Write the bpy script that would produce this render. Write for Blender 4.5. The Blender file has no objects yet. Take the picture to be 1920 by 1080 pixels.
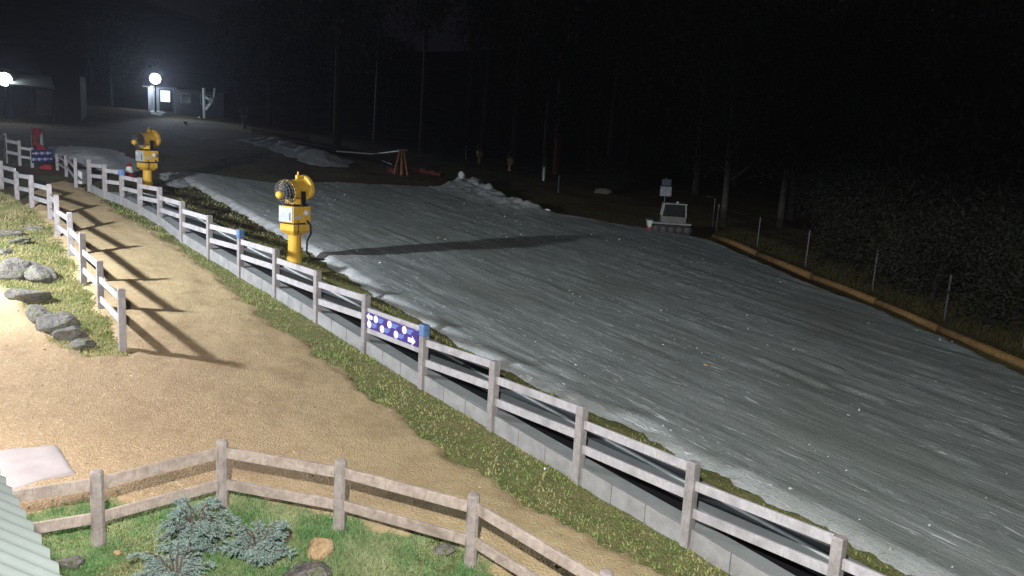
import bpy, bmesh, math, random
import numpy as np
from mathutils import Vector, Matrix

random.seed(7)
rng = np.random.default_rng(7)
sc = bpy.context.scene
COL = sc.collection

# ------------------------------------------------------------------ camera
FPX = 1500.0                      # focal length in pixels of a 1920 wide picture
CAMZ = 5.5
dn = np.array([-510., -8900., -FPX]); UPC = -dn / np.linalg.norm(dn)
fw = np.array([0, 0, -1.]); YC = fw - UPC * fw.dot(UPC); YC /= np.linalg.norm(YC)
XC = np.cross(YC, UPC)
RM = np.array([XC, YC, UPC])      # camera -> world
CAM = np.array([0, 0, CAMZ])
cam = bpy.data.cameras.new("camera"); camo = bpy.data.objects.new("camera", cam)
COL.objects.link(camo); sc.camera = camo
cam.sensor_width = 36; cam.lens = FPX / 1920 * 36
cam.clip_start = 0.05; cam.clip_end = 1500
M4 = Matrix.Identity(4)
for i in range(3):
    for j in range(3): M4[i][j] = RM[i, j]
M4[2][3] = CAMZ
camo.matrix_world = M4

# ------------------------------------------------------------------ night sky, exposure
w = bpy.data.worlds.new("World"); sc.world = w; w.use_nodes = True
nt = w.node_tree; nt.nodes.clear()
bgn = nt.nodes.new('ShaderNodeBackground'); won = nt.nodes.new('ShaderNodeOutputWorld')
bgn.inputs[0].default_value = (0.0027, 0.0027, 0.0036, 1); bgn.inputs[1].default_value = 1.0
nt.links.new(bgn.outputs[0], won.inputs[0])
sc.view_settings.view_transform = 'Standard'; sc.view_settings.look = 'None'
sc.view_settings.exposure = 0.3; sc.view_settings.gamma = 1

def point_light(name, loc, power, color, radius, target=None, spot=None, blend=.5):
    l = bpy.data.lights.new(name, 'SPOT' if spot else 'POINT'); l.energy = power; l.color = color; l.shadow_soft_size = radius
    o = bpy.data.objects.new(name, l); COL.objects.link(o); o.location = loc
    if spot:
        l.spot_size = math.radians(spot); l.spot_blend = blend
        d = Vector(target) - Vector(loc); o.rotation_euler = d.to_track_quat('-Z', 'Y').to_euler()
    return o
LAMP_SLOPE = (-14.9, 16.0, 6.5)     # floodlight just outside the frame on the left
LAMP_YARD = (-0.5, -0.5, 7.2)       # floodlight on the mast beside the camera
LAMP_EAVE = (-7.5, 9.0, 2.9)        # lamp at the end of the eave
point_light('floodlight_glow', LAMP_SLOPE, 7900, (0.93, 0.95, 1.0), .20, (-14.9, 16.0, 0), 179.5, .10)
point_light('yard_glow', LAMP_YARD, 8800, (1.0, 0.96, 0.92), .10, (-0.5, -0.45, 0), 176, .10)
point_light('eave_glow', LAMP_EAVE, 420, (1.0, 0.93, 0.88), .06)

# ------------------------------------------------------------------ helpers
def hash2(ix, iy, s):
    h = (ix.astype(np.int64) * 374761393 + iy.astype(np.int64) * 668265263 + s * 1442695041) & 0xffffffff
    h = ((h ^ (h >> 13)) * 1274126177) & 0xffffffff
    return ((h ^ (h >> 16)) & 0xffff) / 65535.0
def vnoise(x, y, s=0):
    x = np.asarray(x, float); y = np.asarray(y, float)
    ix = np.floor(x); iy = np.floor(y); fx = x - ix; fy = y - iy
    fx = fx * fx * (3 - 2 * fx); fy = fy * fy * (3 - 2 * fy)
    a = hash2(ix, iy, s); b = hash2(ix + 1, iy, s); c = hash2(ix, iy + 1, s); d = hash2(ix + 1, iy + 1, s)
    return (a * (1 - fx) + b * fx) * (1 - fy) + (c * (1 - fx) + d * fx) * fy - .5
def fbm(x, y, o=4, s=0):
    t = 0; a = 1.
    for k in range(o):
        t = t + a * vnoise(np.asarray(x) * 2 ** k + 17.3 * k, np.asarray(y) * 2 ** k - 9.1 * k, s + k); a *= .5
    return t
def softmin(a, b, k): return -k * np.log(np.exp(-a / k) + np.exp(-b / k))
def sstep(a, b, x):
    t = np.clip((x - a) / (b - a), 0, 1); return t * t * (3 - 2 * t)

FU = np.array([.677, -.736]); FN = np.array([.736, .677])     # along the long fence (downhill), and away from it
F0 = np.array([-10.23, 24.48])
def plane(x, y):
    x = np.asarray(x, float); y = np.asarray(y, float)
    xs = 45 * np.tanh(x / 45.0)
    ys = softmin(y, np.full_like(y, 71.0), 2.0)
    yb = y - 94 - 7 * np.sin(x * .05 + 1)
    hill = 30 * np.tanh(.6 * np.log1p(np.exp(np.clip(yb / 4, -30, 30))) * 4 / 30) * (.8 + .2 * np.sin(x * .043))
    return -0.537 - .0584 * xs + .0891 * ys + hill
def hf(x, y):
    return plane(x, y) + .10 * vnoise(np.asarray(x) * .16, np.asarray(y) * .16, 3) + .03 * vnoise(np.asarray(x) * .7, np.asarray(y) * .7, 5)
def h1(x, y): return float(hf(np.array([x]), np.array([y]))[0])

def ray(px, py): return RM @ np.array([(px - 960) / FPX, -(py - 540) / FPX, -1.])
def at(px, py, dz=0.0):
    """ground point seen at a place of the survey photograph"""
    r = ray(px, py); t = 8.0
    for _ in range(4000):
        p = CAM + r * t
        if p[2] < h1(p[0], p[1]) + dz: break
        t *= 1.004
        if t > 250: break
    lo, hi = t / 1.004, t
    for _ in range(18):
        m = (lo + hi) / 2; p = CAM + r * m
        if p[2] < h1(p[0], p[1]) + dz: hi = m
        else: lo = m
    p = CAM + r * hi
    return np.array([p[0], p[1], h1(p[0], p[1])])
def at_dist(px, py, y):
    r = ray(px, py); return CAM + r * (y / r[1])
def px_per_m(p): return FPX / -(RM.T @ (np.asarray(p) - CAM))[2]
def top_height(base, px, py):
    """height of a vertical thing standing on base whose top is seen at px,py"""
    r = ray(px, py); k = math.hypot(base[0], base[1]) / math.hypot(r[0], r[1])
    return (CAM + r * k)[2] - base[2]

class MB:
    def __init__(s): s.v = []; s.f = []
    def add(s, vs, fs):
        o = len(s.v); s.v += [tuple(map(float, q)) for q in vs]; s.f += [tuple(i + o for i in q) for q in fs]
    def box(s, c, size, rz=0, mat=None):
        c = Vector(c); R = Matrix.Rotation(rz, 3, 'Z') if mat is None else mat
        vs = [c + R @ Vector((sx * size[0] / 2, sy * size[1] / 2, sz * size[2] / 2)) for sz in (-1, 1) for sy in (-1, 1) for sx in (-1, 1)]
        s.add(vs, [(0, 2, 3, 1), (4, 5, 7, 6), (0, 1, 5, 4), (2, 6, 7, 3), (0, 4, 6, 2), (1, 3, 7, 5)])
    def hexa(s, b, t):
        n = len(b); s.add(list(b) + list(t), [tuple(range(n))[::-1], tuple(range(n, 2 * n))] + [(i, (i + 1) % n, n + (i + 1) % n, n + i) for i in range(n)])
    def bar(s, a, b, wd, ht, up=(0, 0, 1)):
        a = Vector(a); b = Vector(b); d = (b - a).normalized(); sd = d.cross(Vector(up)).normalized(); u = sd.cross(d)
        vs = []
        for p in (a, b):
            for q in ((-1, -1), (1, -1), (1, 1), (-1, 1)): vs.append(p + sd * q[0] * wd / 2 + u * q[1] * ht / 2)
        s.add(vs, [(0, 1, 2, 3)[::-1], (4, 5, 6, 7), (0, 1, 5, 4), (1, 2, 6, 5), (2, 3, 7, 6), (3, 0, 4, 7)])
    def tube(s, pts, rad, n=10, cap=True):
        pts = [Vector(p) for p in pts]
        if not hasattr(rad, '__len__'): rad = [rad] * len(pts)
        o = len(s.v); vs = []; fs = []
        prev = None
        for i, p in enumerate(pts):
            d = (pts[min(i + 1, len(pts) - 1)] - pts[max(i - 1, 0)]).normalized()
            if prev is None:
                x = d.orthogonal().normalized()
            else:
                x = (prev - d * prev.dot(d)).normalized()
            prev = x; y = d.cross(x)
            for k in range(n):
                a = 2 * math.pi * k / n; vs.append(p + (x * math.cos(a) + y * math.sin(a)) * rad[i])
        for i in range(len(pts) - 1):
            for k in range(n): fs.append((i * n + k, i * n + (k + 1) % n, (i + 1) * n + (k + 1) % n, (i + 1) * n + k))
        if cap:
            fs.append(tuple(range(n))[::-1]); fs.append(tuple((len(pts) - 1) * n + k for k in range(n)))
        s.add(vs, fs)
    def lathe(s, prof, c=(0, 0, 0), axis=(0, 0, 1), n=20, cap=True):
        ax = Vector(axis).normalized(); x = ax.orthogonal().normalized(); y = ax.cross(x); c = Vector(c)
        vs = []; fs = []
        for (r, h) in prof:
            for k in range(n):
                a = 2 * math.pi * k / n; vs.append(c + ax * h + (x * math.cos(a) + y * math.sin(a)) * r)
        for i in range(len(prof) - 1):
            for k in range(n): fs.append((i * n + k, i * n + (k + 1) % n, (i + 1) * n + (k + 1) % n, (i + 1) * n + k))
        if cap: fs.append(tuple(range(n))[::-1]); fs.append(tuple((len(prof) - 1) * n + k for k in range(n)))
        s.add(vs, fs)
    def build(s, name, mat, parent=None, smooth=False, bevel=0, origin=None):
        me = bpy.data.meshes.new(name)
        vs = s.v
        if origin is not None: vs = [(a - origin[0], b - origin[1], c - origin[2]) for a, b, c in vs]
        me.from_pydata(vs, [], s.f); me.update()
        if mat: me.materials.append(mat)
        if smooth: me.polygons.foreach_set('use_smooth', [True] * len(me.polygons))
        o = bpy.data.objects.new(name, me); COL.objects.link(o)
        if origin is not None: o.location = origin
        if parent is not None: o.parent = parent
        if bevel:
            m = o.modifiers.new('bevel', 'BEVEL'); m.width = bevel; m.segments = 2; m.limit_method = 'ANGLE'
        return o
def np_mesh(name, V, Fq, mat, smooth=True):
    V = np.asarray(V, np.float32); Fq = np.asarray(Fq, np.int32); k = Fq.shape[1]
    me = bpy.data.meshes.new(name)
    me.vertices.add(len(V)); me.vertices.foreach_set('co', V.ravel())
    me.loops.add(Fq.size); me.loops.foreach_set('vertex_index', Fq.ravel())
    me.polygons.add(len(Fq)); me.polygons.foreach_set('loop_start', np.arange(len(Fq), dtype=np.int32) * k)
    me.polygons.foreach_set('use_smooth', np.full(len(Fq), smooth))
    me.update(calc_edges=True); me.materials.append(mat)
    o = bpy.data.objects.new(name, me); COL.objects.link(o); return o
def tag(o, label=None, cat=None, group=None, kind=None):
    if label: o['label'] = label
    if cat: o['category'] = cat
    if group: o['group'] = group
    if kind: o['kind'] = kind
    return o
def thing(name, loc, label, cat, group=None, rz=0):
    o = bpy.data.objects.new(name, None); COL.objects.link(o); o.location = loc; o.rotation_euler = (0, 0, rz)
    o.empty_display_size = .1
    return tag(o, label, cat, group)
def copy_tree(o, parent=None):
    c = o.copy(); COL.objects.link(c)
    if parent is not None: c.parent = parent
    for ch in list(o.children): copy_tree(ch, c)
    return c

# ------------------------------------------------------------------ materials
class NT:
    def __init__(s, name):
        s.m = bpy.data.materials.new(name); s.m.use_nodes = True; s.t = s.m.node_tree; s.t.nodes.clear()
        s.b = s.n('ShaderNodeBsdfPrincipled'); s.o = s.n('ShaderNodeOutputMaterial'); s.l(s.b.outputs[0], s.o.inputs[0])
        s.co = s.n('ShaderNodeTexCoord').outputs['Object']
    def n(s, k, **kw):
        q = s.t.nodes.new(k)
        for a, b in kw.items(): setattr(q, a, b)
        return q
    def l(s, a, b): s.t.links.new(a, b)
    def noise(s, scale, detail=4, rough=.55, co=None, dist=0):
        q = s.n('ShaderNodeTexNoise'); q.inputs['Scale'].default_value = scale; q.inputs['Detail'].default_value = detail
        q.inputs['Roughness'].default_value = rough; q.inputs['Distortion'].default_value = dist
        s.l(co or s.co, q.inputs['Vector']); return q.outputs['Fac']
    def voro(s, scale, co=None, out='Distance', feat='F1'):
        q = s.n('ShaderNodeTexVoronoi'); q.feature = feat; q.inputs['Scale'].default_value = scale; s.l(co or s.co, q.inputs['Vector']); return q.outputs[out]
    def mapping(s, rz=0, scale=(1, 1, 1)):
        # rotate first, then stretch
        a = s.n('ShaderNodeMapping'); a.inputs['Rotation'].default_value = (0, 0, rz); s.l(s.co, a.inputs['Vector'])
        b = s.n('ShaderNodeMapping'); b.inputs['Scale'].default_value = scale; s.l(a.outputs[0], b.inputs['Vector']); return b.outputs[0]
    def ramp(s, fac, stops):
        q = s.n('ShaderNodeValToRGB'); e = q.color_ramp.elements
        while len(e) < len(stops): e.new(.5)
        for i, (p, c) in enumerate(stops):
            e[i].position = p; e[i].color = (*c, 1) if len(c) == 3 else c
        s.l(fac, q.inputs[0]); return q.outputs[0]
    def mix(s, a, b, fac, mode='MIX'):
        q = s.n('ShaderNodeMix', data_type='RGBA', blend_type=mode)
        for sock, val in ((q.inputs[0], fac), (q.inputs[6], a), (q.inputs[7], b)):
            if isinstance(val, (int, float)): sock.default_value = val
            elif isinstance(val, tuple): sock.default_value = (*val, 1)
            else: s.l(val, sock)
        return q.outputs[2]
    def math(s, op, a, b=0):
        q = s.n('ShaderNodeMath', operation=op)
        for sock, val in ((q.inputs[0], a), (q.inputs[1], b)):
            if isinstance(val, (int, float)): sock.default_value = val
            else: s.l(val, sock)
        return q.outputs[0]
    def color(s, c):
        if isinstance(c, tuple): s.b.inputs['Base Color'].default_value = (*c, 1)
        else: s.l(c, s.b.inputs['Base Color'])
    def bump(s, h, dist=.02, strength=1.0):
        q = s.n('ShaderNodeBump'); q.inputs['Distance'].default_value = dist; q.inputs['Strength'].default_value = strength
        s.l(h, q.inputs['Height']); s.l(q.outputs[0], s.b.inputs['Normal'])
    def rough(s, v, spec=.3, metal=0):
        s.b.inputs['Roughness'].default_value = v; s.b.inputs['Specular IOR Level'].default_value = spec; s.b.inputs['Metallic'].default_value = metal
def simple(name, c, var=.25, scale=6, rough=.6, metal=0, bump=.004, c2=None, stretch=None, spec=.3):
    t = NT(name); co = t.mapping(0, stretch) if stretch else None
    f = t.noise(scale, 5, .6, co); c2 = c2 or tuple(x * (1 - var) for x in c)
    t.color(t.ramp(f, [(.35, c2), (.65, c)])); t.rough(rough, spec, metal)
    if bump: t.bump(t.noise(scale * 4, 4, .6, co), bump)
    return t.m
def emit(name, c, s):
    m = bpy.data.materials.new(name); m.use_nodes = True; t = m.node_tree; t.nodes.clear()
    e = t.nodes.new('ShaderNodeEmission'); o = t.nodes.new('ShaderNodeOutputMaterial'); e.inputs[0].default_value = (*c, 1); e.inputs[1].default_value = s
    t.links.new(e.outputs[0], o.inputs[0]); return m

# ground: thin grass over brown earth
t = NT('hillside_grass')
f1 = t.noise(.35, 5, .6); f2 = t.noise(3.5, 6, .7); f3 = t.noise(28, 3, .6)
c = t.ramp(f2, [(.3, (.055, .060, .022)), (.5, (.105, .100, .042)), (.7, (.17, .14, .065))])
c = t.mix(c, t.ramp(f3, [(.35, (.03, .03, .015)), (.65, (.16, .15, .07))]), .45)
c = t.mix(c, (.075, .050, .028), t.ramp(f1, [(.42, (0, 0, 0)), (.62, (1, 1, 1))]))
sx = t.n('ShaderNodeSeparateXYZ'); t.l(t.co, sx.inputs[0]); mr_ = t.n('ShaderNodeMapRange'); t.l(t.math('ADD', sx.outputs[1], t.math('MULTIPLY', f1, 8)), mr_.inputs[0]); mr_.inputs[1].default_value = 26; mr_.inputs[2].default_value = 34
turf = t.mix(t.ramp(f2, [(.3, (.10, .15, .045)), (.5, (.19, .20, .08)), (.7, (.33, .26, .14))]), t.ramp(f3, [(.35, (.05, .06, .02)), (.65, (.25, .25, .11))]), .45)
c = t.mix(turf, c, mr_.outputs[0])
t.color(c); t.rough(.95, .1); t.bump(t.math('ADD', f3, f2), .05); M_GROUND = t.m

# compacted tan gravel
t = NT('tan_gravel')
big = t.noise(.5, 4, .55); med = t.noise(5, 6, .7); fine = t.noise(42, 4, .75); peb = t.voro(30, out='Color'); pd = t.voro(30)
c = t.ramp(big, [(.35, (.30, .215, .120)), (.65, (.40, .275, .165))])
c = t.mix(c, t.ramp(med, [(.3, (.20, .14, .075)), (.7, (.46, .33, .20))]), .40)
c = t.mix(c, t.ramp(fine, [(.3, (.15, .105, .06)), (.7, (.56, .41, .26))]), .5)
sep = t.n('ShaderNodeSeparateColor'); t.l(peb, sep.inputs[0])
c = t.mix(c, t.ramp(sep.outputs[0], [(.0, (.22, .16, .10)), (.85, (.36, .26, .165)), (1, (.62, .52, .42))]), .35)
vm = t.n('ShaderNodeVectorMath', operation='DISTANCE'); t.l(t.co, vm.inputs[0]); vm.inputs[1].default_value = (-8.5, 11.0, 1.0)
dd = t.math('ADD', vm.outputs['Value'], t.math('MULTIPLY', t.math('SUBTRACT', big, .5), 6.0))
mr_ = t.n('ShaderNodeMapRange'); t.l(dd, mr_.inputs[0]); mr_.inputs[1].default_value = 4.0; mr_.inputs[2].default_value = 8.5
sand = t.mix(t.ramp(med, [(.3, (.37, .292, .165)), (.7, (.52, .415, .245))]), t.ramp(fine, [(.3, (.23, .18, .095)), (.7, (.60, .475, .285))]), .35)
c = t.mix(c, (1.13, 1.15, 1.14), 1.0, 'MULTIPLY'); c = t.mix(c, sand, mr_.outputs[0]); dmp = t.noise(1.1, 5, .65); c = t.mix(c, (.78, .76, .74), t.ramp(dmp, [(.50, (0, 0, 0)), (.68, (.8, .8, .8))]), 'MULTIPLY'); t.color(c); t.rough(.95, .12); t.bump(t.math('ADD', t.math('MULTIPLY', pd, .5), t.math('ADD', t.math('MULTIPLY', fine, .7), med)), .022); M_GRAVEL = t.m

# hard, dirty man-made snow with streaks combed along the run
t = NT('worn_snow')
rz = math.radians(47.4)
st1 = t.mapping(rz, (.35, 2.6, 1)); st2 = t.mapping(rz, (.55, 9, 1)); st3 = t.mapping(rz, (1.0, 6.0, 1))
s1 = t.noise(1.0, 5, .62, st1, .4); s2 = t.noise(1.0, 6, .68, st2, .8); s3 = t.noise(2.0, 3, .5, st3, 1.0); blo = t.noise(.22, 4, .6); gr = t.noise(30, 3, .6); s4 = t.noise(.8, 4, .6, t.mapping(rz + .12, (.22, 5.0, 1)), .3)
c = t.ramp(s1, [(.32, (.165, .198, .19)), (.5, (.26, .302, .295)), (.68, (.42, .468, .47))])
c = t.mix(c, t.ramp(s2, [(.28, (.09, .11, .105)), (.5, (.22, .255, .248)), (.75, (.46, .505, .52))]), .40)
c = t.mix(c, (.12, .135, .12), t.ramp(s4, [(.56, (0, 0, 0)), (.68, (.5, .5, .5))]))
c = t.mix(c, (.165, .19, .16), t.ramp(blo, [(.48, (0, 0, 0)), (.75, (.7, .7, .7))]))
fl = t.math('MULTIPLY', t.ramp(s3, [(.60, (0, 0, 0)), (.72, (.75, .75, .75))]), t.ramp(blo, [(.38, (1, 1, 1)), (.66, (.15, .15, .15))]))
c = t.mix(c, (.85, .89, .92), fl)
att = t.n('ShaderNodeAttribute'); att.attribute_name = 'fresh'
c = t.mix(c, t.ramp(gr, [(.3, (.44, .465, .49)), (.7, (.78, .81, .84))]), att.outputs['Fac'])
t.color(c); t.rough(.75, .25)
t.bump(t.math('ADD', t.math('ADD', t.math('MULTIPLY', s2, .5), t.math('MULTIPLY', fl, .5)), t.math('MULTIPLY', gr, .3)), .05); M_SNOW = t.m

# grass blades
def grass_mat(name, cols):
    t = NT(name); g = t.n('ShaderNodeNewGeometry'); f = t.noise(1.6, 3, .6)
    c1 = t.ramp(g.outputs['Random Per Island'], [(0, cols[0]), (.5, cols[1]), (1, cols[2])])
    c2 = t.ramp(f, [(.38, cols[0]), (.62, cols[3])])
    cc = t.mix(c1, c2, .5); t.color(cc); t.rough(.8, .15)
    tr = t.n('ShaderNodeBsdfTranslucent'); t.l(cc, tr.inputs[0]); mx = t.n('ShaderNodeMixShader'); mx.inputs[0].default_value = .4
    t.l(t.b.outputs[0], mx.inputs[1]); t.l(tr.outputs[0], mx.inputs[2]); t.l(mx.outputs[0], t.o.inputs[0]); return t.m
M_BLADE_V = grass_mat('verge_grass_blades', [(.15, .29, .075), (.28, .42, .13), (.56, .50, .26), (.62, .53, .30)])
M_BLADE_G = grass_mat('garden_grass_blades', [(.10, .24, .085), (.19, .36, .14), (.40, .44, .22), (.52, .49, .30)])
M_BLADE_B = grass_mat('bank_grass_blades', [(.15, .20, .06), (.28, .30, .12), (.56, .48, .26), (.60, .50, .28)])
M_DRY = grass_mat('dry_grass_blades', [(.06, .055, .025), (.10, .09, .04), (.16, .13, .06), (.08, .09, .03)])

def wood(name, a, b, scale=1.0):
    t = NT(name)
    f = t.noise(9 * scale, 6, .65, None, .5); g = t.noise(2.0 * scale, 3, .5); k = t.noise(45, 3, .6)
    sp = t.noise(60, 4, .7, t.mapping(0, (1, 1, .12))); c = t.ramp(f, [(.3, a), (.7, b)]); c = t.mix(c, tuple(x * .55 for x in a), t.ramp(sp, [(.52, (0, 0, 0)), (.75, (.7, .7, .7))])); c = t.mix(c, tuple(x * .62 for x in a), t.ramp(g, [(.52, (0, 0, 0)), (.75, (.8, .8, .8))]))
    t.color(c); t.rough(.75, .25); t.bump(t.math('ADD', f, k), .006); return t.m
M_RAIL = wood('painted_rail', (.33, .325, .345), (.46, .455, .48))
M_POST = wood('painted_post', (.225, .213, .216), (.345, .325, .33))
M_KICK = simple('pale_kickboard', (.30, .305, .31), .3, 3, .85, 0, .006)
M_GWOOD = wood('weathered_rail', (.25, .205, .175), (.46, .395, .345))
M_GPOST = wood('weathered_post', (.22, .195, .18), (.37, .33, .31))
M_BELT = simple('black_belt', (.010, .010, .012), .4, 5, .6)
M_DECK = simple('grey_deck', (.21, .235, .25), .18, 2.5, .7, 0, .003)
M_DECK2 = simple('grey_walkway', (.25, .275, .28), .18, 2.5, .7, 0, .003)
M_TRIM = simple('pale_trim', (.50, .55, .56), .2, 4, .5)
t = NT('yellow_paint'); f = t.noise(3, 6, .7); d_ = t.noise(7, 6, .75, t.mapping(0, (1, 1, .25)))
c = t.ramp(f, [(.3, (.62, .37, .045)), (.7, (.74, .47, .07))]); c = t.mix(c, (.16, .10, .04), t.ramp(d_, [(.54, (0, 0, 0)), (.72, (.75, .75, .75))])); t.color(c); t.rough(.55, .3); t.bump(d_, .003); M_YEL = t.m
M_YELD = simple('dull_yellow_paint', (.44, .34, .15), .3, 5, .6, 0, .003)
M_DARK = simple('dark_metal', (.02, .021, .024), .4, 8, .5, .3)
M_GRILLE = simple('wire_grille', (.20, .22, .23), .4, 8, .45, .5)
M_PANEL = simple('grey_cabinet', (.48, .52, .54), .15, 5, .45, 0, .002)
M_WHITE = simple('white_metal', (.72, .74, .76), .12, 5, .4)
M_GALV = simple('galvanised_steel', (.085, .085, .095), .3, 12, .45, .6)
M_SIGN = simple('purple_sign', (.060, .035, .23), .12, 3, .35, 0, 0)
M_SIGNW = simple('sign_white', (.85, .84, .88), .05, 3, .35, 0, 0)
M_SIGNB = simple('sign_light_blue', (.20, .32, .72), .15, 30, .4, 0, 0)
M_BLUE = simple('blue_pad', (.12, .22, .44), .35, 14, .5, 0, .004)
M_RED = simple('red_fabric', (.26, .016, .018), .3, 6, .7)
M_REDN = simple('orange_red_net', (.17, .04, .025), .4, 9, .8)
M_ORANGE = simple('orange_paint', (.34, .13, .055), .3, 8, .7)
M_LOG = wood('ochre_log', (.12, .072, .024), (.23, .145, .058))
M_ROCKG = None
t = NT('grey_rock'); a = t.noise(3, 6, .65); b = t.noise(14, 5, .7)
c = t.ramp(a, [(.3, (.12, .115, .10)), (.55, (.24, .23, .21)), (.75, (.36, .345, .32))]); c = t.mix(c, t.ramp(b, [(.3, (.05, .05, .04)), (.7, (.27, .26, .25))]), .5)
mo = t.noise(5, 5, .7); c = t.mix(c, (.13, .15, .055), t.ramp(mo, [(.53, (0, 0, 0)), (.64, (.8, .8, .8))])); ck = t.noise(2.2, 6, .75, None, 1.5); c = t.mix(c, (.05, .05, .042), t.ramp(ck, [(.30, (.8, .8, .8)), (.40, (0, 0, 0))])); t.color(c); t.rough(.95, .12); t.bump(t.math('ADD', t.math('ADD', a, b), t.ramp(ck, [(.28, (0, 0, 0)), (.45, (.7, .7, .7))])), .07); M_ROCKG = t.m
t = NT('ochre_rock'); a = t.noise(4, 6, .65); b = t.noise(16, 5, .7)
c = t.ramp(a, [(.3, (.30, .19, .09)), (.6, (.48, .34, .18)), (.8, (.60, .50, .36))]); c = t.mix(c, t.ramp(b, [(.3, (.22, .15, .08)), (.7, (.55, .43, .28))]), .4)
t.color(c); t.rough(.9, .2); t.bump(t.math('ADD', a, b), .04); M_ROCKO = t.m
M_PAD = simple('concrete_pad', (.36, .325, .325), .2, 2.2, .9, 0, .006)
M_ROOF = simple('pale_green_roof', (.095, .112, .107), .12, 3, .5, 0, .002, spec=.25)
M_PORCH = simple('pale_green_porch', (.66, .78, .74), .12, 3, .5)
M_WALL = simple('grey_wall_cladding', (.34, .35, .34), .2, 3, .7)
M_HUTW = simple('dark_timber_wall', (.012, .013, .016), .3, 4, .8)
M_BARK = simple('pale_gum_bark', (.07, .065, .06), .5, 2.5, .85, 0, .02)
M_BARK_REDLIT = simple('red_lit_brown_bark', (.16, .045, .025), .5, 2.5, .85, 0, .02)  # reddish glow on one trunk, put into the bark colour
def leafm(name, a, b):
    t = NT(name); g = t.n('ShaderNodeNewGeometry'); t.color(t.ramp(g.outputs['Random Per Island'], [(0, a), (1, b)])); t.rough(.95, .04); return t.m
M_LEAF = leafm('gum_leaves', (.04, .045, .03), (.09, .09, .06))
M_LEAF2 = leafm('shrub_leaves', (.016, .019, .014), (.032, .034, .024))
M_SPRUCE = leafm('blue_spruce_needles', (.12, .185, .16), (.32, .41, .38))
M_LAMP = emit('lamp_lens', (.92, .95, 1.0), 14)
M_LAMPS = emit('lit_lamp_lens', (1, .97, .93), 12)
M_GLOWWIN = emit('lit_doorway', (.72, .86, 1.0), 1.6)

# ------------------------------------------------------------------ terrain
def grid_mesh(name, xs, ys, zf, mat):
    X, Y = np.meshgrid(xs, ys); Z = zf(X, Y)
    V = np.stack([X, Y, Z], -1).reshape(-1, 3); nx, ny = len(xs), len(ys)
    i = np.arange(nx * ny).reshape(ny, nx)
    Fq = np.stack([i[:-1, :-1], i[:-1, 1:], i[1:, 1:], i[1:, :-1]], -1).reshape(-1, 4)
    return np_mesh(name, V, Fq, mat)
xs = np.unique(np.concatenate([np.linspace(-125, -62, 12), np.arange(-60, -24, 1.5), np.arange(-24, 26, .22), np.arange(26, 70, 1.5), np.linspace(72, 125, 12)]))
ys = np.unique(np.concatenate([np.linspace(-50, -5, 10), np.arange(-4, 6, 1.0), np.arange(6, 48, .22), np.arange(48, 190, 1.0)]))
def ground_z(x, y): return hf(x, y) - .02 + .045 * fbm(x * 2.2, y * 2.2, 3, 11)
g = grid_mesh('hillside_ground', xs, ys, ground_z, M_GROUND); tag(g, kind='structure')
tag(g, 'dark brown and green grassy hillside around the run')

def poly_px(pts): return np.array([at(*p)[:2] for p in pts])
def sdist(P, X, Y):
    """signed distance, positive inside"""
    d = np.full(X.shape, 1e9); ins = np.zeros(X.shape, bool); n = len(P)
    for i in range(n):
        a = P[i]; b = P[(i + 1) % n]; e = b - a; L = e.dot(e) + 1e-12
        tt = np.clip(((X - a[0]) * e[0] + (Y - a[1]) * e[1]) / L, 0, 1)
        d = np.minimum(d, (X - a[0] - tt * e[0]) ** 2 + (Y - a[1] - tt * e[1]) ** 2)
        if abs(e[1]) > 1e-12:
            c = ((a[1] > Y) != (b[1] > Y)) & (X < e[0] * (Y - a[1]) / e[1] + a[0]); ins ^= c
    d = np.sqrt(d); return np.where(ins, d, -d)
def sheet(name, P, res, zf, mat, margin=.4, attr=None):
    x = np.arange(P[:, 0].min() - 1, P[:, 0].max() + 1, res); y = np.arange(P[:, 1].min() - 1, P[:, 1].max() + 1, res)
    X, Y = np.meshgrid(x, y); S = sdist(P, X, Y); Z = zf(X, Y, S)
    keep = S > -margin; nx, ny = len(x), len(y); i = np.arange(nx * ny).reshape(ny, nx)
    Fq = np.stack([i[:-1, :-1], i[:-1, 1:], i[1:, 1:], i[1:, :-1]], -1).reshape(-1, 4)
    kf = keep.ravel()[Fq].all(1); Fq = Fq[kf]
    used = np.unique(Fq); rm = np.full(nx * ny, -1); rm[used] = np.arange(len(used))
    V = np.stack([X, Y, Z], -1).reshape(-1, 3)[used]
    o = np_mesh(name, V, rm[Fq], mat)
    if attr is not None:
        A = attr(X, Y, S).ravel()[used].astype(np.float32)
        o.data.attributes.new('fresh', 'FLOAT', 'POINT').data.foreach_set('value', A)
    return o

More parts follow.
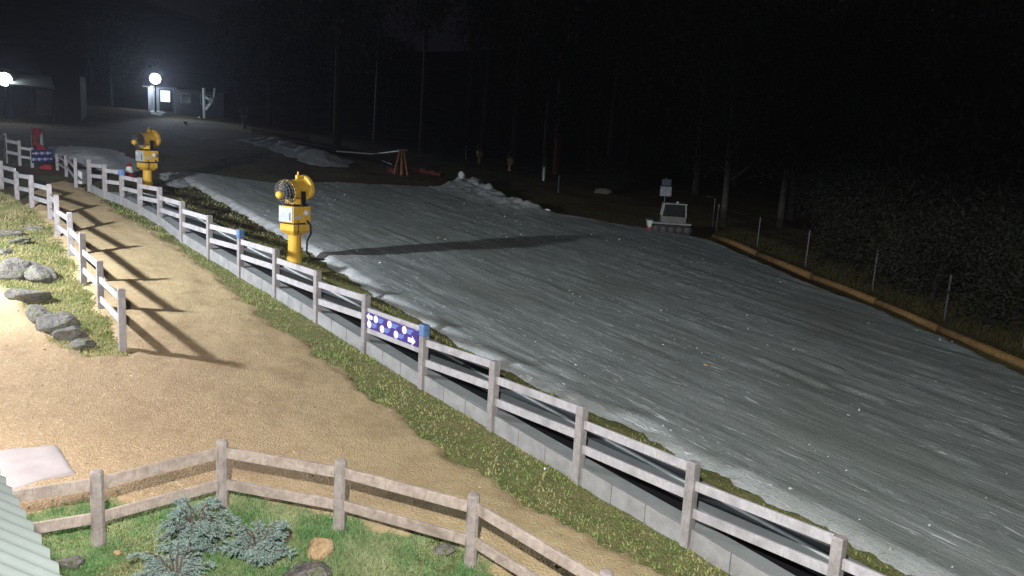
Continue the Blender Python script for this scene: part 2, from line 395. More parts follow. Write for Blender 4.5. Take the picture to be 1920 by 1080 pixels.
# gravel yard and path
VERGE_L = [(165, 362), (200, 385), (258, 420), (330, 468), (390, 508), (440, 555), (515, 612), (595, 668), (655, 718), (735, 765), (825, 838), (900, 888), (1000, 945), (1080, 995), (1180, 1050), (1300, 1120)]
BANK_R = [(62, 392), (100, 425), (130, 486), (160, 536), (195, 590), (240, 662)]
BANK_B = [(180, 672), (125, 655), (95, 632), (60, 595), (30, 558), (0, 540), (-120, 500)]
GARDEN = [(-60, 985), (60, 955), (190, 922), (215, 938), (300, 945), (340, 930), (420, 915), (500, 945), (645, 975), (700, 985), (780, 1000), (840, 1020), (900, 1060), (960, 1110)]
gp = [(62, 350), (120, 340), (165, 362)] + VERGE_L[1:] + GARDEN[::-1] + [(-600, 1050), (-700, 600)] + BANK_B[::-1] + BANK_R[::-1]
PG = poly_px(gp)
def gravel_z(x, y, s):
    e = s + .30 * fbm(x * 1.3, y * 1.3, 4, 31) + .20 * fbm(x * 5, y * 5, 3, 33)
    return hf(x, y) + np.clip(e * .35, -.10, .045) + (.022 * fbm(x * 2.2, y * 2.2, 4, 41) + .020 * fbm((x * FU[0] + y * FU[1]) * .25, (x * FN[0] + y * FN[1]) * 1.9, 3, 43) + .012 * fbm(x * 7, y * 7, 2, 45)) * sstep(0, .3, s)
tag(sheet('gravel_path', PG, .09, gravel_z, M_GRAVEL, .35), 'tan gravel yard narrowing into a path uphill between two fences', kind='structure')

# concrete pad
pp = poly_px([(-60, 862), (0, 848), (112, 836), (148, 892), (95, 905), (20, 930), (-60, 955)])
tag(sheet('concrete_pad', pp, .04, lambda x, y, s_: hf(x, y) + np.clip((s_ + .05 * fbm(x * 3, y * 3, 3, 19)) * 1.2, -.08, .06) + .004 * fbm(x * 6, y * 6, 2, 23), M_PAD, .15), 'bright pale concrete slab in the gravel beside the roof', kind='structure')

# snow run
SNOW_L = [(318, 322), (345, 340), (400, 372), (452, 402), (530, 445), (600, 490), (652, 522), (702, 557), (800, 612), (930, 690), (1100, 772), (1200, 812), (1300, 872), (1480, 962), (1585, 1012), (1705, 1078), (1900, 1180)]
SNOW_R = [(2350, 1150), (2350, 900), (2060, 770), (1920, 703), (1780, 638), (1650, 583), (1520, 533), (1420, 490), (1345, 455), (1290, 444), (1210, 430), (1110, 414), (1030, 402), (960, 384), (905, 352), (865, 346), (820, 354), (700, 347), (620, 344), (520, 346), (400, 330)]
PS = poly_px(SNOW_L + SNOW_R)
pk = at(868, 352); pr_ = at(985, 392); pr2 = at(1110, 412)
def ridge(x, y, a, b, wd, ha, hb):
    a = np.asarray(a)[:2]; b = np.asarray(b)[:2]; e = b - a; L = e.dot(e)
    tt = np.clip(((x - a[0]) * e[0] + (y - a[1]) * e[1]) / L, 0, 1)
    d = np.sqrt((x - a[0] - tt * e[0]) ** 2 + (y - a[1] - tt * e[1]) ** 2)
    return (ha + (hb - ha) * tt) * np.exp(-(d / wd) ** 2)
def pile(x, y):
    return ridge(x, y, pk, pr_, 1.6, .42, .28) + ridge(x, y, pr_, pr2, .6, .04, .10)
def rot(x, y): return x * FU[0] + y * FU[1], x * FN[0] + y * FN[1]
RUTS = [(np.array(at(*a)[:2]), np.array(at(*b)[:2]), w_, d_) for a, b, w_, d_ in (((1440, 690), (1560, 742), .16, .07), ((1400, 672), (1475, 705), .10, .05), ((1550, 725), (1680, 770), .12, .06), ((1490, 672), (1590, 712), .12, .06), ((1230, 640), (1320, 668), .09, .04), ((1700, 830), (1860, 900), .14, .05), ((1560, 880), (1700, 950), .12, .045), ((930, 660), (1120, 735), .12, .035), ((700, 430), (800, 470), .12, .05), ((1820, 800), (1930, 850), .15, .06), ((1540, 430), (1480, 400), .1, .0))]
def ruts(x, y):
    z = 0
    for a, b, w_, d_ in RUTS:
        e = b - a; L = math.hypot(*e); e = e / L; tt = (x - a[0]) * e[0] + (y - a[1]) * e[1]; q = (x - a[0]) * -e[1] + (y - a[1]) * e[0]
        k = sstep(-.1, .5, tt) * sstep(L + .1, L - .5, tt) * (1 + 1.2 * fbm(x * 2, y * 2, 2, 77)); z = z + k * d_ * .6 * (np.exp(-((q - w_) / w_) ** 2) - np.exp(-((q + w_ * .6) / w_) ** 2))
    return z
def snow_z(x, y, s):
    u, v = rot(x, y)
    e = s - .12 + .13 * fbm(x * 1.3, y * 1.3, 4, 51) + .12 * fbm(x * 6, y * 6, 2, 53)
    pz = pile(x, y)
    z = hf(x, y) + np.clip(e * .45, -.12, .10)
    z += ruts(x, y); z += sstep(-.1, .3, e) * (.020 * fbm(u * .3, v * 2.0, 4, 61) + .012 * fbm(u * 2.2, v * 6, 3, 63)) + pz * sstep(-.1, .5, s + .3)
    z += sstep(-.1, .2, e) * .34 * np.clip(pz * 2.5, 0, 1) * fbm(x * 1.9, y * 1.9, 5, 67) + np.exp(-((e - .2) / .2) ** 2) * .025
    return z
left_edge = np.array([at(*p)[:2] for p in SNOW_L])
def fresh(x, y, s):
    d = np.full(x.shape, 1e9)
    for i in range(len(left_edge) - 1):
        a = left_edge[i]; e = left_edge[i + 1] - a; tt = np.clip(((x - a[0]) * e[0] + (y - a[1]) * e[1]) / e.dot(e), 0, 1)
        d = np.minimum(d, np.hypot(x - a[0] - tt * e[0], y - a[1] - tt * e[1]))
    k = sstep(24, 19, y) * .55 + .45
    a = np.exp(-(d / (.35 + .55 * sstep(18, 26, y))) ** 2) * (.45 + .5 * sstep(15, 25, y))
    return np.clip(a + np.clip(pile(x, y) * 1.6, 0, .85), 0, 1) * (.75 + .6 * fbm(x * 3, y * 3, 3, 71))
tag(sheet('snow_run', PS, .11, snow_z, M_SNOW, .45, fresh), 'broad grey run of hard streaked snow under the floodlights', kind='structure')

# the other snow banks
def snow_patch(name, px, label, hgt, seed, res=.14, wob=.45):
    P = poly_px(px)
    def zf(x, y, s):
        e = s + wob * fbm(x * .9, y * .9, 4, seed) + .15 * fbm(x * 4, y * 4, 2, seed + 3)
        return hf(x, y) + np.clip(e * .5, -.15, .0) + hgt * sstep(0, 2.0, e) * (1 + .6 * fbm(x * 1.2, y * 1.2, 4, seed + 5)) + sstep(0, .3, e) * .06 * fbm(x * 5, y * 5, 3, seed + 9)
    o = sheet(name, P, res, zf, M_SNOW, .7, lambda x, y, s: np.full(x.shape, .62)); tag(o, label, kind='structure'); return o
snow_patch('snow_bank', [(448, 262), (500, 260), (560, 268), (610, 284), (660, 300), (655, 312), (600, 312), (545, 296), (500, 278)], 'long grey strip of old snow on the dark slope', .35, 81)
snow_patch('snow_mound', [(70, 290), (95, 275), (160, 276), (215, 280), (250, 298), (262, 318), (240, 330), (180, 318), (140, 308), (100, 305)], 'smooth grey mound of snow behind the fence gate', .35, 91)
snow_patch('snow_drift', [(300, 330), (322, 322), (352, 336), (345, 352), (318, 350)], 'lumpy bright snow drift beside the farther yellow snow gun', .25, 101, .1, .3)
snow_patch('snow_scrap', [(282, 208), (300, 206), (312, 211), (300, 216), (284, 214)], 'small bright heap of snow under the far floodlight', .2, 111, .2, .2)

# ice crumbs lying on the run
def tri_scatter(name, pts, size, mat, label):
    V = []; Fs = []
    base = np.array([[1, 0, -.3], [-.5, .87, -.3], [-.5, -.87, -.3], [0, 0, .9]])
    for p in pts:
        s = size * (0.5 + rng.random() ** 3 * 2.0); R = rng.normal(0, .35, (4, 3)); q = (base + R) * s * np.array([1, 1, .6]) + p; o = len(V)
        V += list(q); Fs += [(o, o + 2, o + 1), (o, o + 1, o + 3), (o + 1, o + 2, o + 3), (o + 2, o, o + 3)]
    o = np_mesh(name, np.array(V), np.array(Fs), mat, False); return tag(o, label, kind='stuff')
M_ICE = simple('ice_crumb', (.72, .75, .78), .2, 8, .6)
n = 7000; X = rng.uniform(-16, 16, n); Y = rng.uniform(7, 42, n); S = sdist(PS, X, Y)
u, v = rot(X, Y)
prob = sstep(.08, .5, fbm(u * .35, v * .9, 4, 121)) * .8 + .02 + np.exp(-(np.abs(S - .4) / .35) ** 2) * .35 + np.clip(pile(X, Y) * 1.2, 0, .8)
k = (S > .1) & (rng.random(n) < prob); X, Y, S = X[k], Y[k], S[k]
tri_scatter('ice_crumbs', np.stack([X, Y, snow_z(X, Y, S) + .004], -1), .019, M_ICE, 'small pale crumbs of ice scattered over the snow run')

n = 9000; X = rng.uniform(-16, 4, n); Y = rng.uniform(8, 30, n); S = sdist(PG, X, Y)
k = (S > -.15) & (rng.random(n) < .25 + .75 * np.exp(-(np.abs(S) / .5) ** 2) + .5 * sstep(8, 4, np.hypot(X + 7, Y - 12))); X, Y, S = X[k], Y[k], S[k]
M_STONE = simple('tan_stone', (.46, .37, .26), .5, 3, .9)
tri_scatter('loose_stones', np.stack([X, Y, np.maximum(gravel_z(X, Y, S), ground_z(X, Y)) + .002], -1), .015, M_STONE, 'loose tan stones scattered over the gravel and its edges')

# grass blades (stuff)
def blades(name, P, n, hgt, mat, label, inner=0.0, avoid=None, clump=.5, seed=0, wd=.014):
    X = rng.uniform(P[:, 0].min(), P[:, 0].max(), n); Y = rng.uniform(P[:, 1].min(), P[:, 1].max(), n)
    S = sdist(P, X, Y) + .25 * fbm(X * 1.6, Y * 1.6, 3, seed)
    pr = np.clip(.55 + clump * 1.6 * fbm(X * 1.4, Y * 1.4, 4, seed + 3), .08, 1)
    k = (S > inner) & (rng.random(n) < pr)
    X, Y = X[k], Y[k]; m = len(X)
    h = hgt * rng.uniform(.5, 1.25, m) * (1 + .9 * fbm(X * 1.1, Y * 1.1, 3, seed + 7)); a = rng.uniform(0, 6.283, m); lean = rng.uniform(.1, .9, m) * h; b = rng.uniform(0, 6.283, m)
    ww = wd * rng.uniform(.6, 1.5, m)
    Z = ground_z(X, Y) - .01
    V = np.empty((m, 3, 3)); V[:, 0] = np.stack([X - np.cos(a) * ww, Y - np.sin(a) * ww, Z], -1); V[:, 1] = np.stack([X + np.cos(a) * ww, Y + np.sin(a) * ww, Z], -1)
    V[:, 2] = np.stack([X + np.cos(b) * lean, Y + np.sin(b) * lean, Z + h], -1)
    o = np_mesh(name, V.reshape(-1, 3), np.arange(m * 3).reshape(-1, 3), mat, False); return tag(o, label, kind='stuff')
def off(i, d): q = F0 + FU * 2.112 * i + FN * d; return q
ALIGN = [(165, 362)] + VERGE_L[1:]
verge = np.array([at(*p)[:2] for p in ALIGN] + [off(11, -.02), off(9, -.02), off(5, -.02), off(0, -.02), at(229, 382)[:2], at(168, 356)[:2]])
blades('verge_grass', verge, 240000, .055, M_BLADE_V, 'rough green and yellow grass strip below the long fence', -.12, seed=131)
garden = poly_px(GARDEN + [(1000, 1300), (300, 1500), (-300, 1300)])
blades('garden_grass', garden, 330000, .07, M_BLADE_G, 'lush green garden grass in front of the weathered fence', -.12, seed=141, wd=.010)
bank = poly_px(BANK_R + BANK_B + [(-120, 380), (0, 362)])
blades('bank_grass', bank, 230000, .085, M_BLADE_B, 'yellowing grass on the bank between the boulders and the fence', -.05, seed=151)
strip = np.array([off(i, 1.6) for i in range(-2, 13)] + [at(*p)[:2] for p in SNOW_L[::-1]])
blades('strip_grass', strip, 90000, .07, M_BLADE_V, 'dark grass strip between the conveyor and the snow', -.1, seed=161)
rs = poly_px([(1335, 440), (1420, 474), (1520, 516), (1640, 562), (1760, 616), (1920, 684), (2100, 690), (1920, 600), (1700, 520), (1500, 470), (1380, 425)])
blades('dry_grass', rs, 60000, .22, M_DRY, 'long dry grass beyond the ochre log edging', 0, seed=171, wd=.02)

# ------------------------------------------------------------------ fences
def post_mesh(mb, p, h, s, ang, embed=.25, cap=.02):
    z = p[2]; c, sn = math.cos(ang), math.sin(ang)
    def sq(k, zz): return [(p[0] + (c * a - sn * b) * k, p[1] + (sn * a + c * b) * k, zz) for a, b in ((-1, -1), (1, -1), (1, 1), (-1, 1))]
    mb.hexa(sq(s / 2, z - embed), sq(s / 2, z + h - cap)); mb.hexa(sq(s / 2 - .0005, z + h - cap + .0005), sq(s / 2 - cap * .8, z + h))
def rail_box(mb, a, b, zt, zb, th, offn=(0, 0)):
    """board between plan points a and b, top heights zt=(a,b), bottoms zb=(a,b)"""
    a = np.asarray(a)[:2] + offn; b = np.asarray(b)[:2] + offn; e = (b - a) / np.linalg.norm(b - a); nn = np.array([-e[1], e[0]]) * th / 2
    q = [a + nn, a - nn, b - nn, b + nn]; zz = [0, 0, 1, 1]
    mb.hexa([(*q[i], zb[zz[i]]) for i in range(4)], [(*q[i], zt[zz[i]]) for i in range(4)])

def step_fence(root, posts, H, rails, ang, kick=None, psize=.14, mr=M_RAIL, mp=M_POST, th=.045, tops=None):
    """posts run downhill; every bay's rails are level with the top of its lower post"""
    o0 = np.array(root.location)
    def B(mb, name, mat, bev=.006): return mb.build(name, mat, root, bevel=bev, origin=None)
    for i, p in enumerate(posts):
        h = (H if tops is None else tops[i]) + (((i * 53) % 9) - 4) * .005
        mb = MB(); post_mesh(mb, np.array(p) - o0, h, psize, ang if not hasattr(ang, '__len__') else ang[i]); B(mb, 'post', mp)
    for i in range(len(posts) - 1):
        a = np.array(posts[i]) - o0; b = np.array(posts[i + 1]) - o0
        e = (b - a)[:2]; L = np.linalg.norm(e); e /= L; a2 = a[:2] + e * psize * .52; b2 = b[:2] - e * psize * .52
        j = (((i * 37) % 11) - 5) * .0035
        for (rt, rb) in rails:
            sl = max(0.0, (a[2] - b[2]) - .45) * .9      # very steep bays tilt
            zt = (b[2] + rt + sl + j, b[2] + rt - j); zb = (b[2] + rb + sl + j, b[2] + rb - j)
            mb = MB(); rail_box(mb, a2, b2, zt, zb, th); B(mb, 'rail', mr)
        if kick:
            nb = 3
            for q in range(nb):
                f0, f1 = q / nb + .004, (q + 1) / nb - .004; dz_ = (((i * 7 + q * 5) % 5) - 2) * .004; L0, L1 = a2 * (1 - f0) + b2 * f0, a2 * (1 - f1) + b2 * f1; z0, z1 = a[2] * (1 - f0) + b[2] * f0, a[2] * (1 - f1) + b[2] * f1
                mb = MB(); rail_box(mb, L0, L1, (z0 + kick + dz_, z1 + kick + dz_), (z0 - .12, z1 - .12), .055); B(mb, 'kickboard', M_KICK)

FANG = math.atan2(FU[1], FU[0])
main_posts = [at(168, 358), at(197, 371), at(229, 383), at(263, 400), at(300, 421)]
for i in range(0, 14):
    q = off(i, 0); main_posts.append(np.array([q[0], q[1], h1(*q)]))
r = thing('rail_fence', main_posts[8], 'long white post and rail fence with pale kickboards beside the snow run', 'fence')
step_fence(r, main_posts, 1.24, [(1.22, 1.08), (.82, .68)], FANG, kick=.27)
MAINF = r
# blue pads wrapped on three of its posts
for idx, dz in ((11 - 4 + 0, 0),):
    pass
for k in (2, 7, 11):
    p = np.array(main_posts[k]) - np.array(r.location); mb = MB(); c, s_ = math.cos(FANG), math.sin(FANG)
    mb.box((p[0], p[1], p[2] + 1.15), (.17, .17, .24), FANG); mb.build('post_pad', M_BLUE, r, bevel=.03)

# left fence
lp_px = [((3, 302), (3, 353)), ((32, 322), (32, 372)), ((60, 328), (60, 389)), ((94, 345), (94, 412)), ((108, 365), (108, 443)), ((133, 397), (133, 481)), ((157, 435), (157, 532)), ((190, 487), (189, 580)), ((231, 543), (230, 655))]
lposts = [at(-45, 338), at(-22, 346)] + [at(*b) for a, b in lp_px]
lt = [1.15, 1.15] + [top_height(at(*b), *a) for a, b in lp_px]
r = thing('rail_fence', lposts[-1], 'white post and rail fence stepping down the bank on the left of the path', 'fence')
angs = []
for i in range(len(lposts)):
    a = lposts[max(0, i - 1)]; b = lposts[min(len(lposts) - 1, i + 1)]; angs.append(math.atan2(b[1] - a[1], b[0] - a[0]))
step_fence(r, lposts, 1.2, [(1.06, .92), (.62, .48)], angs, psize=.13, tops=lt)

# garden fence
gpx = [((183, 882), (185, 1016)), ((415, 825), (417, 950)), ((638, 862), (636, 990)), ((886, 926), (882, 1059)), ((1133, 1070), (1126, 1215))]
gposts = [at(-70, 1062)] + [at(*b) for a, b in gpx] + [at(1420, 1420)]
gt = [.9] + [top_height(at(*b), *a) for a, b in gpx] + [.9]
r = thing('garden_fence', gposts[3], 'weathered brown post and rail fence zigzagging round the garden grass', 'fence')
o0 = np.array(r.location)
for i, p in enumerate(gposts):
    q = p - o0; mb = MB(); a = gposts[max(0, i - 1)]; b = gposts[min(len(gposts) - 1, i + 1)]; ang = math.atan2(b[1] - a[1], b[0] - a[0])
    mb.tube([(q[0], q[1], q[2] - .2), (q[0], q[1], q[2] + gt[i] - .035), (q[0], q[1], q[2] + gt[i] - .008), (q[0], q[1], q[2] + gt[i])], [.083, .080, .072, .045], 10)
    mb.build('post', M_GPOST, r, smooth=False)
for i in range(len(gposts) - 1):
    a = gposts[i] - o0; b = gposts[i + 1] - o0; e = (b - a)[:2]; e /= np.linalg.norm(e); a2 = a[:2] + e * .07; b2 = b[:2] - e * .07
    for f0, f1 in ((.90, .74), (.42, .27)):
        mb = MB(); rail_box(mb, a2, b2, (a[2] + gt[i] * f0, b[2] + gt[i + 1] * f0), (a[2] + gt[i] * f1, b[2] + gt[i + 1] * f1), .05)
        mb.build('rail', M_GWOOD, r, bevel=.008)

# far left yard fences around the gate
def small_fence(label, px, rails=((.95, .82), (.5, .38)), ps=.12):
    posts = [at(*b) for a, b in px]; tops = [top_height(at(*b), *a) for a, b in px]
    r = thing('rail_fence', posts[-1], label, 'fence'); o0 = np.array(posts[-1])
    for i, p in enumerate(posts):
        mb = MB(); post_mesh(mb, p - o0, tops[i], ps, .4); mb.build('post', M_POST, r, bevel=.006)
    for i in range(len(posts) - 1):
        a, b = posts[i] - o0, posts[i + 1] - o0; e = (b - a)[:2]; e /= np.linalg.norm(e); hh = min(tops[i], tops[i + 1], 1.3)
        for t0, t1 in rails:
            mb = MB(); rail_box(mb, a[:2] + e * ps * .6, b[:2] - e * ps * .6, (a[2] + t0 * hh, b[2] + t0 * hh), (a[2] + t1 * hh, b[2] + t1 * hh), .045); mb.build('rail', M_RAIL, r, bevel=.005)
    return r
small_fence('short white fence beside the gate below the snow mound', [((107, 289), (108, 318)), ((124, 291), (125, 330)), ((142, 296), (143, 353))])
small_fence('pale fence corner at the far left edge with tall end post', [((-14, 255), (-12, 318)), ((10, 250), (12, 305)), ((37, 263), (38, 310)), ((60, 276), (61, 313))])
# tall lone white post by the red banner
p = at(80, 283); mb = MB(); post_mesh(mb, np.zeros(3), top_height(p, 80, 245), .16, .3)
tag(mb.build('marker_post', M_RAIL, bevel=.01), 'tall white post standing behind the purple map board and red banner', 'post').location = p

# ------------------------------------------------------------------ conveyor behind the long fence
r = thing('magic_carpet_conveyor', (*off(4, .7), h1(*off(4, .7))), 'low grey and black belt conveyor running uphill behind the long fence', 'conveyor')
o0 = np.array(r.location)
PP = np.array(main_posts)[:, :2]
def off2(i, d):
    k = np.clip(i + 5, 0, len(PP) - 1.001); a = int(k); f = k - a; q = PP[a] * (1 - f) + PP[a + 1] * f
    e = PP[min(a + 2, len(PP) - 1)] - PP[max(a - 1, 0)]; e = e / np.linalg.norm(e); return q + np.array([-e[1], e[0]]) * d
def band(name, d0, d1, z0, z1, mat, i0=-3.8, i1=12.9):
    mb = MB(); n = 60; ii = np.linspace(i0, i1, n); vs = []
    for i in ii:
        q0 = off2(i, d0); q1 = off2(i, d1); zz = h1(*off2(i, .4))
        vs += [(q0[0] - o0[0], q0[1] - o0[1], zz + z0 - o0[2]), (q1[0] - o0[0], q1[1] - o0[1], zz + z0 - o0[2]), (q1[0] - o0[0], q1[1] - o0[1], zz + z1 - o0[2]), (q0[0] - o0[0], q0[1] - o0[1], zz + z1 - o0[2])]
    fs = [(0, 1, 2, 3), tuple((n - 1) * 4 + k for k in (3, 2, 1, 0))]
    for k in range(n - 1):
        for a in range(4): fs.append((k * 4 + a, k * 4 + 4 + a, k * 4 + 4 + (a + 1) % 4, k * 4 + (a + 1) % 4))
    mb.add(vs, fs); return mb.build(name, mat, r)
band('near_walkway', .06, .335, -.3, .245, M_DECK2)
band('belt', .338, .66, -.3, .225, M_BELT)
band('far_walkway', .663, 1.15, -.3, .235, M_DECK)
band('edge_trim', 1.152, 1.205, -.3, .275, M_TRIM)
band('side_skirt', 1.208, 1.52, -.3, .22, M_DECK)

# ------------------------------------------------------------------ the purple boards
M_SIGN_DIM = simple('purple_sign_dimmed', (.022, .020, .07), .12, 3, .35, 0, 0); M_SIGNW_DIM = simple('sign_white_dimmed', (.42, .43, .48), .1, 3, .4, 0, 0)  # same sign colours darkened: the distant board's dimness is put into the paint
def sign_board(label, a, b, zb, hgt, nrm, group=None, MS=M_SIGN, MW=M_SIGNW):
    """a, b plan ends (left, right as seen from the path), zb bottom heights"""
    a = np.asarray(a); b = np.asarray(b); mid = (a + b) / 2; e = b - a; L = np.linalg.norm(e); ang = math.atan2(e[1], e[0])
    r = thing('direction_board', (mid[0], mid[1], (zb[0] + zb[1]) / 2), label, 'sign', group, ang); r.rotation_euler = (0, -math.atan2(zb[1] - zb[0], L), ang)
    mb = MB(); mb.box((0, 0, hgt / 2), (L, .025, hgt)); mb.build('panel', MS, r, bevel=.006)
    def disc(x, z, rad):
        m = MB(); m.lathe([(rad, 0), (rad, .004)], (x, -.0127, z), (0, -1, 0), 24); m.build('disc', MW, r)
    def text(x, z, ln):
        m = MB()
        for row in range(3):
            q = x; rr = random.Random(int(x * 100) + row)
            while q < x + ln * (1, .85, .7)[row]:
                wd = rr.uniform(.016, .04); m.box((q + wd / 2, -.0142, z + .036 - row * .034), (wd, .003, .024)); q += wd + .010
        m.build('lettering', M_SIGNB, r)
    def arrow(x, z, s, d):
        m = MB(); y0, y1 = -.0127, -.0165
        pts = [(-1, -.35), (.1, -.35), (.1, -.75), (1, 0), (.1, .75), (.1, .35), (-1, .35)]
        if d < 0: pts = [(-p, q) for p, q in pts][::-1]
        m.hexa([(x + p * s, y0, z + q * s) for p, q in pts], [(x + p * s, y1, z + q * s) for p, q in pts]); m.build('arrow', MW, r)
    R = min(hgt * .235, L * .062); h1_, h2_ = hgt * .73, hgt * .27
    for fx in (.205, .475, .755): disc(-L / 2 + fx * L, h1_, R); text(-L / 2 + fx * L + R * 1.15, h1_, L * .10)
    for fx in (.075, .335, .605): disc(-L / 2 + fx * L, h2_, R); text(-L / 2 + fx * L + R * 1.15, h2_, L * .10)
    arrow(-L / 2 + .075 * L, h1_, L * .062, -1); arrow(-L / 2 + .895 * L, h2_, L * .068, 1)
    return r
# faces the path: outward normal is -FN
A = off(5, -.05) + FU * .10; Bq = off(6, -.05) - FU * .12
zz = h1(*off(6, 0))
sign_board('purple board of white discs and two arrows on the long fence', A, Bq, (zz + .80 + .02, zz + .79), .335, -FN)
a1 = at(62, 316); b1 = at(106, 314)
sign_board('distant purple board of white discs beside the red banner', a1[:2] + np.array([.05, -.15]), b1[:2] + np.array([-.05, -.15]), (a1[2] + .24, a1[2] + .28), .55, None, None, M_SIGN_DIM, M_SIGNW_DIM)

# ------------------------------------------------------------------ snow guns
def snow_gun(label, loc, s, rz, yaw, group, mats=(M_YEL, M_DARK, M_GRILLE, M_PANEL), col_h=.85):
    Y, D, G, P = mats
    r = thing('snow_gun', loc, label, 'snow gun', group, rz); r.scale = (s, s, s)
    mb = MB(); mb.lathe([(.25, -.25), (.25, .20), (.235, .22), (.222, .24), (.215, col_h), (.225, col_h + .02)], n=18); mb.build('column', Y, r, smooth=False)
    mb = MB(); mb.lathe([(.262, .205), (.262, .235)], n=18); mb.build('base_flange', Y, r)
    z = col_h + .02
    mb = MB()
    q = lambda a, b, zz: [(-a, -b, zz), (a, -b, zz), (a, b, zz), (-a, b, zz)]
    mb.hexa(q(.22, .22, z), q(.35, .33, z + .14)); mb.hexa(q(.352, .332, z + .141), q(.352, .332, z + .36)); mb.build('turntable', Y, r, bevel=.012)
    z += .40
    mb = MB(); mb.box((0, 0, z - .02), (.5, .5, .05)); mb.build('bearing', D, r)
    mb = MB(); mb.box((0, 0, z + .29), (.76, .72, .55)); box = mb.build('cabinet', Y, r, bevel=.015)
    mb = MB(); mb.box((-.395, .0, z + .29), (.03, .66, .49)); pn = mb.build('door_panel', P, box, bevel=.008)
    mb = MB(); mb.box((-.415, .20, z + .40), (.012, .14, .12)); mb.build('label_plate', M_WHITE, pn)
    mb = MB(); mb.lathe([(.085, 0), (.10, .05), (.10, .09), (.07, .12)], (.12, -.36, z + .36), (.2, -1, 0), 14); mb.build('work_lamp', M_WHITE, box)
    mb = MB(); mb.tube([(.2, -.36, z + .1), (.28, -.46, z - .05), (.30, -.46, z - .35), (.26, -.32, z - .62), (.27, -.30, .3), (.42, -.40, .05), (.8, -.6, .02)], .032, 8); mb.build('hose', D, r, smooth=True)
    mb = MB(); mb.tube([(-.20, -.37, z + .1), (-.22, -.42, z + .02), (-.18, -.40, z - .2), (-.14, -.30, z - .36)], .016, 6); mb.build('cable', D, r, smooth=True)
    mb = MB(); mb.box((-.17, -.3635, z + .22), (.26, .006, .11)); mb.build('rating_plate', M_PANEL, box)
    mb = MB(); mb.tube([(-.41, -.24, z + .12), (-.45, -.24, z + .14), (-.45, -.24, z + .34), (-.41, -.24, z + .36)], .012, 6); mb.build('door_handle', D, pn)
    z += .58
    mb = MB(); mb.box((0, 0, z + .03), (.62, .58, .06)); mb.box((.0, -.40, z + .25), (.16, .06, .5)); mb.box((.0, .40, z + .25), (.16, .06, .5)); mb.build('yoke', D, r, bevel=.01)
    z += .53
    # barrel: intake towards -X after yaw, outlet towards +X
    c, sn = math.cos(yaw), math.sin(yaw); ax = Vector((c, sn, .16)).normalized(); C = Vector((0, 0, z))
    mb = MB(); prof = [(.36, -.36), (.40, -.34), (.385, -.28), (.345, -.1), (.33, .25), (.345, .33), (.42, .36), (.425, .47), (.39, .48), (.37, .46), (.33, .32), (.30, -.30), (.34, -.36)]
    mb.lathe(prof, C, ax, 28, False); bl = mb.build('barrel', Y, r, smooth=False)
    mb = MB()   # wire basket over the intake
    for rad, hh in ((.40, -.36), (.40, -.47), (.36, -.56), (.27, -.62), (.17, -.645)):
        x = ax.orthogonal().normalized(); y = ax.cross(x)
        mb.tube([C + ax * hh + (x * math.cos(a) + y * math.sin(a)) * rad for a in np.linspace(0, 2 * math.pi, 25)], .011, 5, False)
    x = ax.orthogonal().normalized(); y = ax.cross(x)
    for k in range(20):
        a = k * math.pi / 10; dv = x * math.cos(a) + y * math.sin(a)
        mb.tube([C + ax * hh + dv * rad for rad, hh in ((.40, -.34), (.40, -.47), (.36, -.56), (.27, -.62), (.10, -.65))], .009, 5, False)
    mb.build('intake_grille', G, r)
    mb = MB(); mb.lathe([(.305, -.30), (.305, -.26)], C, ax, 22)
    for k in range(7):
        a = k * 2 * math.pi / 7; dv = x * math.cos(a) + y * math.sin(a); tv = ax.cross(dv)
        p0, p1 = C - ax * .38 + dv * .06, C - ax * .38 + dv * .31
        mb.add([p0 - tv * .03 - ax * .02, p0 + tv * .03 + ax * .02, p1 + tv * .07 + ax * .03, p1 - tv * .07 - ax * .03], [(0, 1, 2, 3)])
    mb.build('fan', D, r)
    mb = MB(); mb.lathe([(.02, -.80), (.09, -.785), (.125, -.74), (.13, -.68), (.12, -.60), (.06, -.57)], C + Vector((0, 0, -.06)), ax, 16); mb.build('motor', Y, r, smooth=True)
    mb = MB(); mb.lathe([(.385, .485), (.385, .51), (.33, .51), (.33, .485)], C, ax, 28); mb.build('nozzle_ring', G, r)
    mb = MB(); mb.box(C + Vector((.12, 0, .42)), (.16, .10, .12)); mb.tube([C + Vector((.12, 0, .46)), C + Vector((.12, 0, .60))], .03, 8); mb.build('lifting_lug', Y, r)
    mb = MB(); mb.lathe([(.2, .0), (.33, .10), (.36, .26), (.20, .26)], C - Vector((0, 0, .56)), (0, 0, 1), 20); mb.build('saddle', Y, r)
    return r
GG = 'yellow fan snow guns'
gA = at(552, 487)
snow_gun('bright yellow fan snow gun on a column right behind the long fence', gA, 1.0 * top_height(gA, 560, 318) / 3.05, math.radians(57), math.radians(2), GG)
gB = at(277, 352)
snow_gun('second yellow snow gun farther uphill behind the fence and red cone', gB, top_height(gB, 285, 236) / 3.05, math.radians(57), math.radians(2), GG)
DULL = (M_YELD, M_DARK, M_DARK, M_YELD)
gC = at(898, 306); snow_gun('dim snow gun on the dark slope, left of two facing the run', gC, top_height(gC, 898, 268) / 3.05, math.radians(-60), math.radians(160), GG, DULL)
gD = at(955, 320); snow_gun('dim snow gun with round open barrel, right of two on the dark slope', gD, top_height(gD, 955, 282) / 3.05, math.radians(-75), math.radians(-5), GG, DULL)
gE = at(458, 240); snow_gun('faint snow gun far uphill beside the dark trees', gE, top_height(gE, 458, 198) / 3.05, math.radians(20), math.radians(5), GG, DULL)

